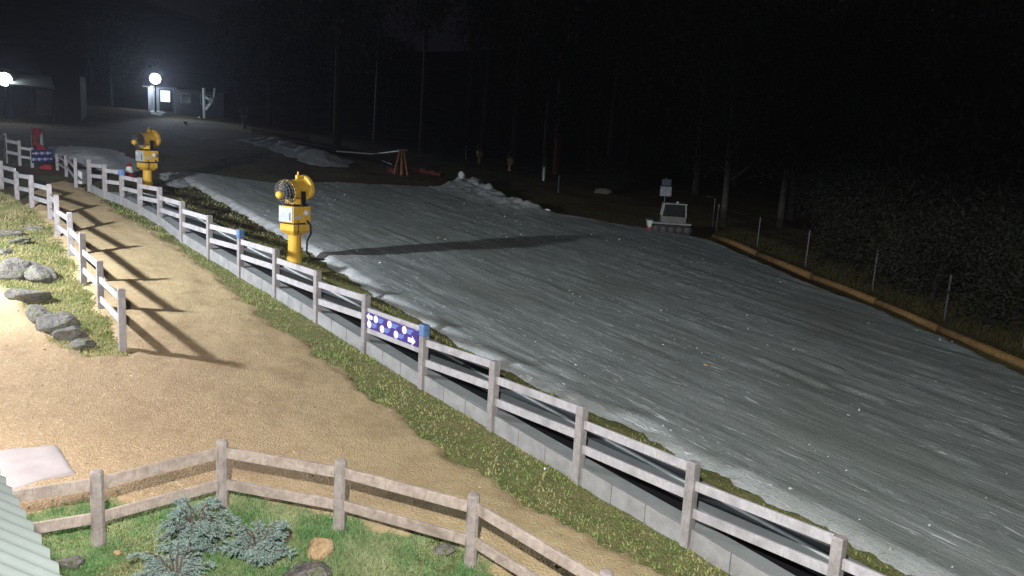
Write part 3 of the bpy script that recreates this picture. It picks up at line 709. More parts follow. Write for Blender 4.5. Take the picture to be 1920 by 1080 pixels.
# ------------------------------------------------------------------ small tracked groomer
cp = at(1256, 437)
r = thing('tracked_groomer', cp, 'small white tracked snow groomer parked at the edge of the run', 'snow groomer', rz=math.radians(-6))
for sy in (-.42, .42):
    mb = MB(); pts = []
    for k in range(9): a = math.pi / 2 + k * math.pi / 8; pts.append((-.72 + .2 * math.cos(a), .2 + .2 * math.sin(a)))
    for k in range(9): a = -math.pi / 2 + k * math.pi / 8; pts.append((.72 + .2 * math.cos(a), .2 + .2 * math.sin(a)))
    mb.hexa([(x, sy - .14, z) for x, z in pts], [(x, sy + .14, z) for x, z in pts]); tr = mb.build('track', M_DARK, r)
    mb = MB()
    for x in (-.7, -.35, 0, .35, .7): mb.lathe([(.13, 0), (.13, .03), (.05, .04)], (x, sy - .142, .2), (0, -1, 0), 14)
    mb.build('road_wheels', simple('dull_wheel', (.06, .06, .065), .3, 8, .5), tr)
mb = MB(); mb.box((0, 0, .47), (1.75, 1.15, .09)); mb.build('deck', simple('dull_white_deck', (.22, .235, .235), .3, 5, .5), r, bevel=.015)
mb = MB(); mb.box((.08, 0, .655), (1.12, .92, .28)); mb.build('engine_cover', simple('off_grey_cover', (.13, .14, .13), .2, 4, .5), r, bevel=.02)
M_PILLAR = simple('dull_white_frame', (.30, .31, .31), .3, 8, .5)
for sx, t in ((-.46, -.38), (.62, .58)):
    for sy in (-.44, .44): mb = MB(); mb.tube([(sx, sy, .79), (t, sy * .9, 1.32)], .035, 8); mb.build('cab_pillar', M_PILLAR, r)
mb = MB(); mb.box((.10, 0, 1.35), (1.08, .86, .06)); mb.build('cab_roof', M_PILLAR, r, bevel=.02)
mb = MB(); mb.box((.10, 0, 1.06), (.90, .74, .48)); mb.build('cab_glass', simple('dark_glass', (.015, .016, .02), .2, 3, .15, 0, 0, spec=.5), r)
mb = MB(); mb.hexa([(-1.02, -.6, .12), (-.96, -.6, .12), (-.96, .6, .12), (-1.02, .6, .12)], [(-1.1, -.6, .56), (-.84, -.6, .56), (-.84, .6, .56), (-1.1, .6, .56)]); mb.build('blade', M_PANEL, r)
mb = MB(); mb.box((-.98, -.5, .20), (.24, .2, .2)); mb.build('red_corner', M_RED, r, bevel=.02)
mb = MB(); mb.lathe([(.05, 0), (.06, .03), (.05, .06)], (.2, -.40, 1.40), (0, 0, 1), 10); mb.build('beacon', M_WHITE, r)

# sign post behind it
sp = at(1243, 425); sp = at_dist(1243, 421, sp[1] + 1.2); sp[2] = h1(sp[0], sp[1])
r = thing('trail_sign', sp, 'two pale blue and white boards on a pole behind the tracked groomer', 'sign', rz=math.radians(8))
H = top_height(sp, 1246, 333)
mb = MB(); mb.tube([(0, .05, -.2), (0, .05, H)], .045, 10); mb.build('pole', M_GALV, r)
mb = MB(); mb.box((0, 0, H - .22), (.46, .03, .30)); mb.build('upper_board', simple('dull_blue_board', (.16, .18, .26), .25, 6, .5), r)
for sx in (-.145, .145):
    mb = MB(); mb.box((sx, 0, H - .66), (.27, .03, .46)); mb.build('lower_board', simple('pale_board', (.44, .47, .56), .25, 6, .5), r)
mb = MB(); mb.box((0, .002, H - .40), (.60, .02, .05)); mb.build('crossbar', M_DARK, r)

# ------------------------------------------------------------------ log edging and wire fence on the right
path = [at(*p) for p in [(1338, 446), (1378, 461), (1420, 480), (1470, 500), (1520, 523), (1580, 545), (1640, 570), (1700, 595), (1760, 622), (1850, 660), (1925, 692), (2060, 750), (2250, 850)]]
r = thing('log_edging', path[5], 'ochre log edging along the far right side of the snow', 'edging'); o0 = path[5]
for i in range(0, len(path) - 1, 2):
    seg = path[i:i + 3]; mb = MB(); mb.tube([p - o0 + np.array([random.uniform(-.04, .04), random.uniform(-.04, .04), .09]) for p in seg], [.125 + random.uniform(-.015, .01) for _ in seg], 12); mb.build('log', M_LOG, r, smooth=True)
wp = [((1350, 383), (1343, 432)), ((1424, 407), (1419, 466)), ((1517, 432), (1510, 499)), ((1645, 470), (1635, 546)), ((1784, 515), (1770, 601)), ((1935, 560), (1918, 655)), ((2120, 610), (2098, 720))]
bases = [at(*b) for a, b in wp]
r = thing('wire_fence', bases[2], 'thin grey post and wire fence before the bushes beyond the log edging', 'fence'); o0 = bases[2]; tops = []
for (a, b), q in zip(wp, bases):
    h = top_height(q, *a); tops.append(q - o0 + np.array([0, 0, h])); mb = MB(); mb.tube([q - o0 - np.array([0, 0, .2]), q - o0 + np.array([.02, 0, h])], .042, 8); mb.build('post', M_GALV, r)
for fr in (.35, .65, .93):
    mb = MB()
    for i in range(len(bases) - 1):
        a = (bases[i] - o0) * (1 - fr) + tops[i] * fr; b = (bases[i + 1] - o0) * (1 - fr) + tops[i + 1] * fr; m = (a + b) / 2 - np.array([0, 0, .03]); mb.tube([a, m, b], .004, 4, False)
    mb.build('wire', M_GALV, r)
p = at(1336, 425); mb = MB(); H = top_height(p, 1334, 372)
mb.tube([(0, 0, -.2), (0, 0, H), (-.12, 0, H + .05), (-.42, 0, H + .10)], [.03, .03, .03, .05], 8)
tag(mb.build('bracket_post', M_GALV), 'faint bent bracket post right of the groomer', 'post').location = p

# ------------------------------------------------------------------ orange tripod stand, pipes, netting, markers
p = at(752, 327); H = top_height(p, 752, 281)
r = thing('tripod_stand', p, 'orange timber tripod stand holding pale pipes on the dark slope', 'tripod')
for dx, dy in ((-.42, -.1), (.02, -.3), (.36, .05), (.0, .35)):
    mb = MB(); mb.bar((dx, dy, -.1), (dx * .25, dy * .2, H), .08, .08); mb.build('leg', M_ORANGE, r)
mb = MB(); mb.box((.05, 0, H), (.6, .12, .09)); mb.build('crossbeam', M_ORANGE, r)
def pipe(name, pts, rad, mat, label, cat):
    mb = MB(); o = pts[0]; mb.tube([q - o for q in pts], rad, 8); b = mb.build(name, mat); b.location = o; return tag(b, label, cat)
ptop = p + np.array([-.1, 0, H - .06])
pipe('pipe', [at(630, 288) + np.array([0, 0, .15]), at(700, 296) + np.array([0, 0, .25]), ptop + np.array([0, .14, 0])], .045, M_WHITE, 'pale pipe rising from the left to the top of the tripod', 'pipe')
pipe('pipe', [at(700, 297) + np.array([0, 0, .1]), at(735, 312) + np.array([0, 0, .1]), at(790, 322) + np.array([0, 0, .08])], .045, M_GALV, 'pale grey pipe lying past the foot of the tripod', 'pipe')
def netting(label, a, b, ha, hb, mat, sag=.1, seed=1):
    a = np.asarray(a); b = np.asarray(b); rr = random.Random(seed)
    r = thing('safety_netting', (a + b) / 2, label, 'netting'); o = (a + b) / 2; n = 8; mb = MB()
    for i in range(n + 1):
        t_ = i / n; q = a * (1 - t_) + b * t_; q = q - o; h = (ha * (1 - t_) + hb * t_) * (1 - sag * math.sin(t_ * 9) ** 2) 
        if i % 2 == 0:
            m2 = MB(); m2.tube([q - np.array([0, 0, .15]), q + np.array([0, 0, h + .05])], .018, 6); m2.build('stake', M_GALV, r)
        if i < n:
            t2 = (i + 1) / n; q2 = a * (1 - t2) + b * t2 - o; h2 = (ha * (1 - t2) + hb * t2) * (1 - sag * math.sin(t2 * 9) ** 2)
            for k in range(7):
                f = .08 + k / 6 * .9; mb.tube([q + np.array([0, 0, h * f]), (q + q2) / 2 + np.array([0, rr.uniform(-.05, .05), (h + h2) / 2 * f - .02]), q2 + np.array([0, 0, h2 * f])], .016, 4, False)
            for k in range(8):
                f = k / 8; w_ = q * (1 - f) + q2 * f; hh = h * (1 - f) + h2 * f; mb.tube([w_ + np.array([0, 0, hh * .08]), w_ + np.array([0, 0, hh * .98])], .014, 4, False)
    mb.build('mesh_panel', mat, r); return r
netting('orange safety netting standing at the top of the old snow strip', at(472, 252), at(580, 270), 1.2, 1.3, M_REDN, seed=2)
netting('low collapsed red netting right of the tripod', at(775, 322), at(825, 330), .35, .25, M_REDN, .5, 3)
netting('low red netting at the left foot of the tripod', at(728, 322), at(745, 326), .3, .35, M_REDN, .5, 4)
for (tx, ty), (bx, by), m, lab, rad in (((1021, 313), (1019, 338), M_WHITE, 'short bright white marker post on the dark slope', .075), ((1049, 328), (1047, 360), M_GALV, 'dim grey marker post beside the bright white one', .05), ((875, 268), (874, 298), M_YELD, 'dim thin post left of the dark slope snow guns', .06)):
    p = at(bx, by); mb = MB(); H = top_height(p, tx, ty); mb.tube([(0, 0, -.2), (0, 0, H - .04), (0, 0, H)], [rad, rad, rad * .7], 10); tag(mb.build('marker_post', m), lab, 'post').location = p

# rocks and lumps
def lump(name, loc, size, mat, label, cat, seed, sub=4, jag=.6, rz=0, group=None, sink=.36):
    bm = bmesh.new(); bmesh.ops.create_icosphere(bm, subdivisions=sub, radius=1); rr = random.Random(seed)
    planes = [(Vector((rr.gauss(0, 1), rr.gauss(0, 1), rr.gauss(0, 1))).normalized(), rr.uniform(.45, .92)) for _ in range(16)]
    for v in bm.verts:
        d = v.co.normalized(); k = 1.0
        for nn, dd in planes:
            c = d.dot(nn)
            if c > 1e-3: k = min(k, dd / c)
        nz = float(fbm(np.array([d.x * 2.3 + d.z * 1.7 + seed]), np.array([d.y * 2.3 - d.z * 1.1]), 4, seed)[0])
        v.co = d * k * (1 + jag * .35 * nz)
        v.co = Vector((v.co.x * size[0], v.co.y * size[1], v.co.z * size[2]))
    me = bpy.data.meshes.new(name); bm.to_mesh(me); bm.free(); me.materials.append(mat); me.polygons.foreach_set('use_smooth', [True] * len(me.polygons))
    o = bpy.data.objects.new(name, me); COL.objects.link(o); o.location = (loc[0], loc[1], loc[2] + size[2] * (1 - 2 * sink)); o.rotation_euler = (rr.uniform(-.15, .15), rr.uniform(-.15, .15), rz)
    return tag(o, label, cat, group)
RB = [  # bank boulders: px centre of base, size, rot, label
    ((28, 520), (.50, .40, .42), .3, 'tall pale grey boulder at the left end of the bank'),
    ((62, 520), (.55, .42, .34), -.2, 'broad grey boulder with dark end in the upper bank row'),
    ((62, 560), (.46, .36, .26), .2, 'low flat grey boulder beneath the broad boulder'),
    ((82, 600), (.52, .28, .34), -.7, 'slanting pale slab leaning in the middle of the bank'),
    ((108, 618), (.36, .32, .34), .4, 'blocky blue grey boulder next to the slanting slab'),
    ((133, 632), (.30, .26, .26), .1, 'dark pitted boulder towards the lower bank end'),
    ((157, 648), (.30, .24, .17), -.2, 'small flat boulder at the lower end of the bank row'),
    ((40, 455), (.34, .24, .15), -.4, 'half buried grey boulder high on the bank'),
    ((8, 440), (.40, .28, .16), .2, 'grass covered grey boulder at the left edge high on the bank'),
    ((8, 475), (.28, .22, .17), .8, 'small grey boulder at the left picture edge'),
    ((65, 430), (.30, .22, .12), .5, 'low tan stone in the yellow grass of the bank')]
for i, (q, s, a, lab) in enumerate(RB): lump('boulder', at(*q), (s[0] * 1.15, s[1] * 1.15, s[2] * .88), M_ROCKG, lab, 'boulder', 200 + i, rz=a, group='boulders on the grass bank')
lump('garden_rock', at(597, 1033), (.21, .20, .17), M_ROCKO, 'ochre rock alone in the garden grass', 'rock', 301, rz=.4)
lump('garden_rock', at(832, 1033), (.24, .15, .09), M_ROCKG, 'flat grey rock under the garden fence rail', 'rock', 302)
lump('garden_rock', at(580, 1080), (.34, .22, .15), M_ROCKG, 'large grey rock below the blue spruce', 'rock', 303, rz=.2)
lump('garden_rock', at(138, 1058), (.20, .16, .10), M_ROCKG, 'brown grey rock beside the corrugated roof', 'rock', 304)
lump('garden_rock', at(221, 1040), (.06, .05, .045), M_ROCKO, 'small tan stone in the garden grass near the roof', 'rock', 305, 3)
dc = at(1325, 692); tag(lump('dirt_clump', (dc[0], dc[1], dc[2] + .09), (.10, .08, .05), M_ROCKO, 'small ochre clump of dirt on the middle of the snow run', 'dirt clump', 330, 3))
lump('snow_chunk', at(866, 352) + np.array([0, 0, .55]), (.26, .24, .30), M_ICE, 'bright white chunk on top of the snow pile', 'snow chunk', 311, 3)
lump('snow_chunk', at(1026, 402) + np.array([0, 0, .12]), (.24, .16, .14), M_ICE, 'bright white chunk at the right foot of the snow pile', 'snow chunk', 312, 3)
lump('snow_chunk', at(348, 232), (.2, .18, .2), M_ICE, 'lone white snow chunk on the dark grass below the far floodlight', 'snow chunk', 313, 3)
lump('snow_chunk', at(374, 221), (.15, .13, .14), M_ICE, 'tiny white snow chunk near the lift mast', 'snow chunk', 314, 3)
lump('snow_chunk', at(528, 277) + np.array([0, 0, .3]), (.26, .22, .2), M_ICE, 'white lump on the old snow strip', 'snow chunk', 315, 3)
lump('snow_lump', at(1130, 362), (.6, .4, .35), M_ROCKG, 'faint grey mound in front of the dark forest', 'mound', 316, 3)
lump('white_pebble', at(246, 709) + np.array([0, 0, .03]), (.035, .03, .025), M_ICE, 'single white pebble on the gravel', 'pebble', 321, 2)
lump('golf_ball', at(1021, 888) + np.array([0, 0, .07]), (.03, .03, .03), M_WHITE, 'small white ball in the verge grass', 'ball', 322, 2, 0)
# wood wedge in garden
p = at(525, 1018); mb = MB(); mb.bar((-.10, 0, .03), (.12, .05, .10), .07, .06); tag(mb.build('wood_offcut', simple('brown_wood', (.13, .07, .05), .3, 9, .8)), 'brown wood offcut lying beside the blue spruce', 'wood').location = p
# cone
p = at(243, 331); H = top_height(p, 243, 305)
r = thing('safety_cone', p, 'red cone with a white band left of the farther snow gun', 'cone')
mb = MB(); mb.box((0, 0, .03), (.46, .46, .06)); mb.build('base', M_RED, r, bevel=.01)
mb = MB(); mb.lathe([(.20, .06), (.165, H * .3)], n=16); mb.build('lower_body', M_RED, r)
mb = MB(); mb.lathe([(.17, H * .302), (.115, H * .72)], n=16); mb.build('band', M_WHITE, r)
mb = MB(); mb.lathe([(.11, H * .722), (.05, H)], n=16); mb.build('tip', M_RED, r)
# red banner
p = at(66, 296); H = top_height(p, 62, 238)
r = thing('red_banner', p, 'red fabric banner hanging on a pole behind the left fence', 'banner')
mb = MB(); mb.tube([(-.12, 0, -.2), (-.14, 0, H)], .025, 8); mb.build('pole', M_GALV, r)
n = 14; vs = []; fs = []
for i in range(n + 1):
    z = .15 + (H - .2) * i / n; wd = .34 + .16 * math.sin(i * .6); x0 = -.10 + .35 * (1 - i / n) ** 2 * .6
    for y in (-.012, .012):
        for j in range(4): vs.append((x0 + wd * j / 3, y + .05 * math.sin(j * 1.7 + i * .8), z))
for i in range(n):
    for s0 in (0, 4):
        for j in range(3): a = i * 8 + s0 + j; fs.append((a, a + 1, a + 9, a + 8))
    for j in (0, 3): a = i * 8 + j; fs.append((a, a + 4, a + 12, a + 8))
mb = MB(); mb.add(vs, fs); mb.build('cloth', M_RED, r)
p = at(88, 318); mb = MB(); mb.box((0, 0, .08), (.5, .25, .16)); mb.box((.06, -.02, .19), (.32, .2, .07)); tag(mb.build('red_bag', M_RED, bevel=.05), 'red padded bag on the ground under the distant purple board', 'bag').location = p
# white drum in the gate gap
p = at(155, 345); mb = MB(); mb.lathe([(.16, 0), (.19, .03), (.19, .3), (.2, .32), (.2, .55), (.17, .58), (.05, .6)], n=16); tag(mb.build('grey_drum', M_PANEL), 'pale grey drum standing in the fence gate gap', 'drum').location = p

# ------------------------------------------------------------------ blue spruce shrubs
def spruce(name, loc, rad, n_br, label, seed, squash=1.0):
    rr = random.Random(seed); r = thing(name, loc, label, 'shrub', 'blue spruce shrubs in the garden'); wood_ = MB(); V = []; Fs = []
    for b in range(n_br):
        a = rr.uniform(0, 6.283); L = rad * rr.uniform(.45, 1.05); h0 = rr.uniform(.05, .42) * squash
        prev = Vector((0, 0, h0 * .3)); d = Vector((math.cos(a), math.sin(a), 0)); pts = [prev]; steps = 7
        for s in range(1, steps + 1):
            t_ = s / steps; pts.append(d * L * t_ + Vector((rr.gauss(0, .02), rr.gauss(0, .02), h0 * (math.sin(t_ * 2.2) * 1.0 + .15) )))
        wood_.tube(pts, [.012 * (1 - .8 * i / steps) + .002 for i in range(len(pts))], 4, False)
        for s in range(1, len(pts)):
            for q in range(5):
                p0 = pts[s - 1].lerp(pts[s], rr.random()); sa = a + rr.choice((-1, 1)) * rr.uniform(.4, 1.2)
                tl = rr.uniform(.07, .15) * (1.2 - .5 * s / steps); td = Vector((math.cos(sa), math.sin(sa), rr.uniform(-.55, .15)))
                for m in range(8):
                    c = p0 + td * tl * m / 8; 
                    for z in range(3):
                        nd = (td + Vector((rr.gauss(0, .8), rr.gauss(0, .8), rr.gauss(.1, .7)))).normalized(); nl = rr.uniform(.022, .042); sd = nd.cross(Vector((rr.gauss(0, 1), rr.gauss(0, 1), rr.gauss(0, 1)))).normalized() * .0042
                        o = len(V); V += [c - sd, c + sd, c + nd * nl]; Fs.append((o, o + 1, o + 2))
    wood_.build('branches', simple('spruce_bark', (.10, .075, .055), .3, 9, .85), r)
    o = np_mesh('needles', np.array([tuple(v) for v in V]), np.array(Fs), M_SPRUCE, False); o.parent = r
    return r
spruce('blue_spruce', at(372, 1035), .52, 38, 'larger blue spruce shrub spreading left in the garden grass', 5, 1.3)
spruce('blue_spruce', at(487, 1050), .44, 34, 'smaller bright blue spruce shrub beside the wood offcut', 6, 1.0)
spruce('blue_spruce', at(330, 1095), .48, 26, 'low blue spruce shrub at the bottom edge of the picture', 8, .8)

# ------------------------------------------------------------------ corrugated roof, bottom left
zr = -2.2
def onz(px, py, z): q = ray(px, py); return CAM + q * (z / q[2])
Aq = onz(0, 893, zr); Bq = onz(112, 1080, zr); e = Bq - Aq; L = np.linalg.norm(e); e /= L
def px_of(p): c = RM.T @ (np.asarray(p) - CAM); return np.array([960 + FPX * c[0] / -c[2], 540 - FPX * c[1] / -c[2]])
th = math.radians(13); best = None
for a_ in np.linspace(math.radians(95), math.radians(215), 241):
    dr_ = np.array([math.cos(a_) * math.cos(th), math.sin(a_) * math.cos(th), math.sin(th)]); m_ = (Aq + Bq) / 2; q_ = px_of(m_ + dr_ * .4) - px_of(m_)
    if q_[0] < 0 and (best is None or abs(q_[1] / q_[0] - .41) < best[0]): best = (abs(q_[1] / q_[0] - .41), a_)
perp = np.array([math.cos(best[1]), math.sin(best[1]), 0.])
dr = perp * math.cos(th) + np.array([0, 0, math.sin(th)]); nr = np.cross(e, dr); nr = nr / np.linalg.norm(nr); nr = nr if nr[2] > 0 else -nr
S0 = Aq - e * .9; LEN = .9 + L + 2.6; RL = 3.2
r = thing('roofed_building', (S0[0] + perp[0] * 1.6, S0[1] + perp[1] * 1.6, h1(S0[0], S0[1])), 'building with pale green corrugated roof at the bottom left corner', 'building'); o0 = np.array(r.location)
P_ = .185; prof = []
k = 0.0
while k < LEN:
    prof += [(k + P_ * q / 8, .017 * (1 - math.cos(2 * math.pi * q / 8))) for q in range(8)]; k += P_
mb = MB(); n = len(prof); pt = lambda k, dd, th_: S0 + e * prof[k][0] + dr * dd + nr * (prof[k][1] + th_) - o0
vs = [pt(k, dd, 0) for k in range(n) for dd in (0, RL)]; mb.add(vs, [(k * 2, k * 2 + 1, k * 2 + 3, k * 2 + 2) for k in range(n - 1)])
vs = [pt(k, dd, -.006) for k in range(n) for dd in (0, RL)]; mb.add(vs, [(k * 2, k * 2 + 2, k * 2 + 3, k * 2 + 1) for k in range(n - 1)])
vs = [pt(k, 0, t_) for k in range(n) for t_ in (0, -.006)]; mb.add(vs, [(k * 2, k * 2 + 2, k * 2 + 3, k * 2 + 1) for k in range(n - 1)])
mb.build('roof', M_ROOF, r, smooth=True)
mb = MB()   # gutter and fascia under the eave
g0 = S0 + perp * .05 - nr * .10 - o0; g1 = S0 + e * LEN + perp * .05 - nr * .10 - o0
mb.bar(g0, g1, .03, .16); mb.build('fascia', M_ROOF, r)
mb = MB(); w0 = S0 + perp * .45 - o0; w1 = S0 + e * LEN + perp * .45 - o0; b0 = S0 + perp * 2.6 - o0; b1 = S0 + e * LEN + perp * 2.6 - o0
zb = h1(S0[0], S0[1]) - .8 - o0[2]; zt = zr + CAMZ - o0[2] + .45 * math.tan(th) - .16
mb.hexa([(*w0[:2], zb), (*w1[:2], zb), (*b1[:2], zb), (*b0[:2], zb)], [(*w0[:2], zt), (*w1[:2], zt), (*b1[:2], zt + 2.15 * math.tan(th)), (*b0[:2], zt + 2.15 * math.tan(th))]); mb.build('wall', M_WALL, r)
# low lamp on a short post just outside the frame
lg = h1(LAMP_EAVE[0] - .25, LAMP_EAVE[1] - .25)
r = thing('yard_lamp', (LAMP_EAVE[0] - .25, LAMP_EAVE[1] - .25, lg), 'low lamp on a post beyond the concrete slab', 'lamp'); hh = LAMP_EAVE[2] - lg
mb = MB(); mb.tube([(0, 0, -.2), (0, 0, hh + .1)], [.05, .045], 10); mb.build('pole', M_GALV, r)
mb = MB(); mb.box((.04, .04, hh + .16), (.16, .16, .10), .785); mb.build('housing', M_DARK, r)

def mast_light(label, lampat, hd, grp=None):
    """pole with a floodlight head; the lamp shines along hd"""
    hd = Vector(hd).normalized(); head = Vector(lampat) - hd * .30; base = head - Vector((hd.x, hd.y, 0)) * .25; gz = h1(base.x, base.y)
    r = thing('floodlight_mast', (base.x, base.y, gz), label, 'floodlight', grp); hh = head.z - gz
    mb = MB(); mb.tube([(0, 0, -.3), (0, 0, hh + .1)], [.075, .055], 12); mb.build('pole', M_GALV, r)
    mb = MB(); c = head - Vector((base.x, base.y, gz)); rot_ = hd.to_track_quat('Y', 'Z').to_matrix(); mb.box(c, (.42, .16, .32), mat=rot_); hm = mb.build('lamp_head', M_DARK, r, bevel=.02)
    mb = MB(); mb.box(c + hd * .085, (.36, .008, .26), mat=rot_); mb.build('lens', M_LAMPS, hm)
    mb = MB(); mb.bar((0, 0, hh), c, .05, .05); mb.build('arm', M_GALV, r)
    return r
mast_light('floodlight on a mast left of the bank, lighting the path and run', LAMP_SLOPE, (1, .25, -.35))
mast_light('floodlight on a mast beside the camera, lighting the yard', LAMP_YARD, (.15, 1, -.3))

# ------------------------------------------------------------------ far lamps, lodge, hut, lift mast
def far_lamp(label, lpx, base_px, rad, power, y=None):
    b = at(*base_px) if y is None else at_dist(*base_px, y); b[2] = h1(b[0], b[1]); H = top_height(b, *lpx)
    r = thing('far_floodlight', b, label, 'floodlight', 'lit floodlights at the top of the slope'); to = Vector((-b[0], -b[1], 0)).normalized()
    mb = MB(); mb.tube([(0, 0, -.3), (0, 0, H + .25)], [.09, .06], 10); mb.build('pole', M_GALV, r)
    c = Vector((0, 0, H)) + to * .28
    mb = MB(); mb.lathe([(rad * .75, -.16), (rad * 1.05, 0), (rad * 1.05, .03)], c - to * .02, to, 20); hd = mb.build('lamp_head', M_DARK, r)
    mb = MB(); mb.lathe([(rad, .0), (rad * .98, .06), (rad * .8, .16), (rad * .45, .23), (rad * .1, .26)], c + to * .02, to, 24); mb.build('lens', M_LAMP, hd, smooth=True)
    q = b + np.array(c) + np.array(to) * .9
    point_light('far_glow', q, power, (.74, .83, 1), .25, (12, 20, 9.5) if b[1] > 62 else (0, 0, 3.5), 76 if b[1] > 62 else 150, .7)
    return r
far_lamp('big glaring white floodlight at the crest of the slope', (291, 148), (292, 211), .44, 3300)
far_lamp('glaring white floodlight at the far left picture edge above the hut', (9, 149), (12, 222), .42, 420)

def gable_house(name, label, loc, rz, wx, wy, wh, rh, mw, mr, ov=.4):
    r = thing(name, loc, label, 'building', rz=rz)
    mb = MB(); mb.hexa([(-wx / 2, -wy / 2, -.5), (wx / 2, -wy / 2, -.5), (wx / 2, wy / 2, -.5), (-wx / 2, wy / 2, -.5)], [(-wx / 2, -wy / 2, wh), (wx / 2, -wy / 2, wh), (wx / 2, wy / 2, wh), (-wx / 2, wy / 2, wh)])
    mb.add([(-wx / 2, -wy / 2, wh), (-wx / 2, wy / 2, wh), (-wx / 2, 0, wh + rh), (wx / 2, -wy / 2, wh), (wx / 2, wy / 2, wh), (wx / 2, 0, wh + rh)], [(0, 2, 1), (3, 4, 5)]); mb.build('wall', mw, r)
    mb = MB(); k = rh / (wy / 2)
    for s in (-1, 1):
        y0, z0 = s * (wy / 2 + ov), wh - k * ov
        q = [(-wx / 2 - ov, y0, z0 + .02), (wx / 2 + ov, y0, z0 + .02), (wx / 2 + ov, 0, wh + rh + .02), (-wx / 2 - ov, 0, wh + rh + .02)]
        mb.hexa(q, [(a, b, c + .10) for a, b, c in q])
    mb.build('roof', mr, r); return r
def front(r, x0, x1, z0, z1, y, mat, name, parent=None, dep=.06):
    mb = MB(); mb.box(((x0 + x1) / 2, y, (z0 + z1) / 2), (x1 - x0, dep, z1 - z0)); return mb.build(name, mat, parent or r)
M_LODGE = simple('lodge_wall', (.20, .21, .235), .25, 2, .8)
M_DROOF = simple('dark_roof', (.014, .014, .017), .3, 2, .7)
lb = at_dist(352, 206, 78); lb[2] = h1(lb[0], lb[1])
r = gable_house('lodge', 'lit grey lodge at the crest behind the big floodlight', lb, .35, 6.5, 5, 2.3, 1.5, M_LODGE, M_DROOF)
d = front(r, -2.3, -1.3, .1, 2.0, -2.53, M_HUTW, 'door'); front(r, -2.2, -1.4, .9, 1.9, -2.57, M_GLOWWIN, 'door_glass', d, .03)
for x0 in (-.5, 1.2):
    wd = front(r, x0, x0 + .9, .9, 1.8, -2.53, M_WHITE, 'window'); front(r, x0 + .06, x0 + .84, .96, 1.74, -2.57, simple('dim_window_glass', (.08, .09, .11), .2, 3, .2, 0, 0), 'pane', wd, .03)
front(r, -3.0, -.8, 2.12, 2.22, -3.0, M_WHITE, 'porch_roof', None, 1.0)
for x0 in (-2.9, -.95): front(r, x0, x0 + .1, -.3, 2.11, -3.4, M_WHITE, 'porch_post', None, .1)
p = lb + np.array([-1.9, -4.4, 1.9]); point_light('porch_glow', p, 190, (.8, .9, 1), .15)
hb = at(52, 226); hb = at_dist(52, 226, hb[1] + 3.5); hb[2] = h1(hb[0], hb[1])
r = gable_house('hut', 'dark hut with a pale green porch roof below the left floodlight', hb, .42, 7.0, 5.0, 2.9, 1.3, M_HUTW, M_DROOF)
mb = MB(); mb.hexa([(-.5, -4.0, 1.75), (2.1, -4.0, 1.75), (1.8, -2.53, 2.5), (-.8, -2.53, 2.5)], [(-.5, -4.0, 1.85), (2.1, -4.0, 1.85), (1.8, -2.53, 2.6), (-.8, -2.53, 2.6)]); mb.build('porch_roof', M_PORCH, r)
for x in (-.4, .8, 2.0): front(r, x - .06, x + .06, -.5, 1.74, -3.9, M_GALV, 'porch_post', None, .12)
front(r, .9, 1.8, 0, 1.7, -2.53, M_LODGE, 'door')
# lift mast
p = at_dist(384, 212, 69); p[2] = h1(p[0], p[1]); H = top_height(p, 381, 165)
r = thing('lift_mast', p, 'pale lift mast with an angled arm at the crest', 'lift mast')
mb = MB(); mb.tube([(0, 0, -.4), (-.08, 0, H)], [.15, .12], 10); mb.build('mast', M_WHITE, r)
mb = MB(); mb.bar((.1, -.05, H * .28), (.75, -.05, H * .62), .12, .2); mb.bar((.1, -.05, H * .70), (.7, -.05, H * .55), .12, .16); mb.build('arm', M_WHITE, r)
mb = MB(); mb.tube([(.72, 0, H * .5), (.86, 0, H * 1.02)], .09, 8); mb.build('sheave_post', M_WHITE, r)
mb = MB(); mb.lathe([(.22, -.05), (.26, 0), (.22, .05)], (.60, -.12, H * .60), (0, 1, 0), 14); mb.build('sheave', M_GRILLE, r)
point_light('mast_fill', p + np.array([-1.2, -2.2, 1.6]), 70, (.75, .95, 1), .15)  # bare light added to brighten the lodge front; the mast has no lamp
# tall snow-light pole among the trees
p = at_dist(702, 262, 63); p[2] = h1(p[0], p[1]); mb = MB(); mb.tube([(0, 0, -.3), (.15, 0, 9.5)], [.14, .09], 10); tag(mb.build('utility_pole', M_GALV), 'tall thin grey pole in front of the dark forest', 'pole').location = p

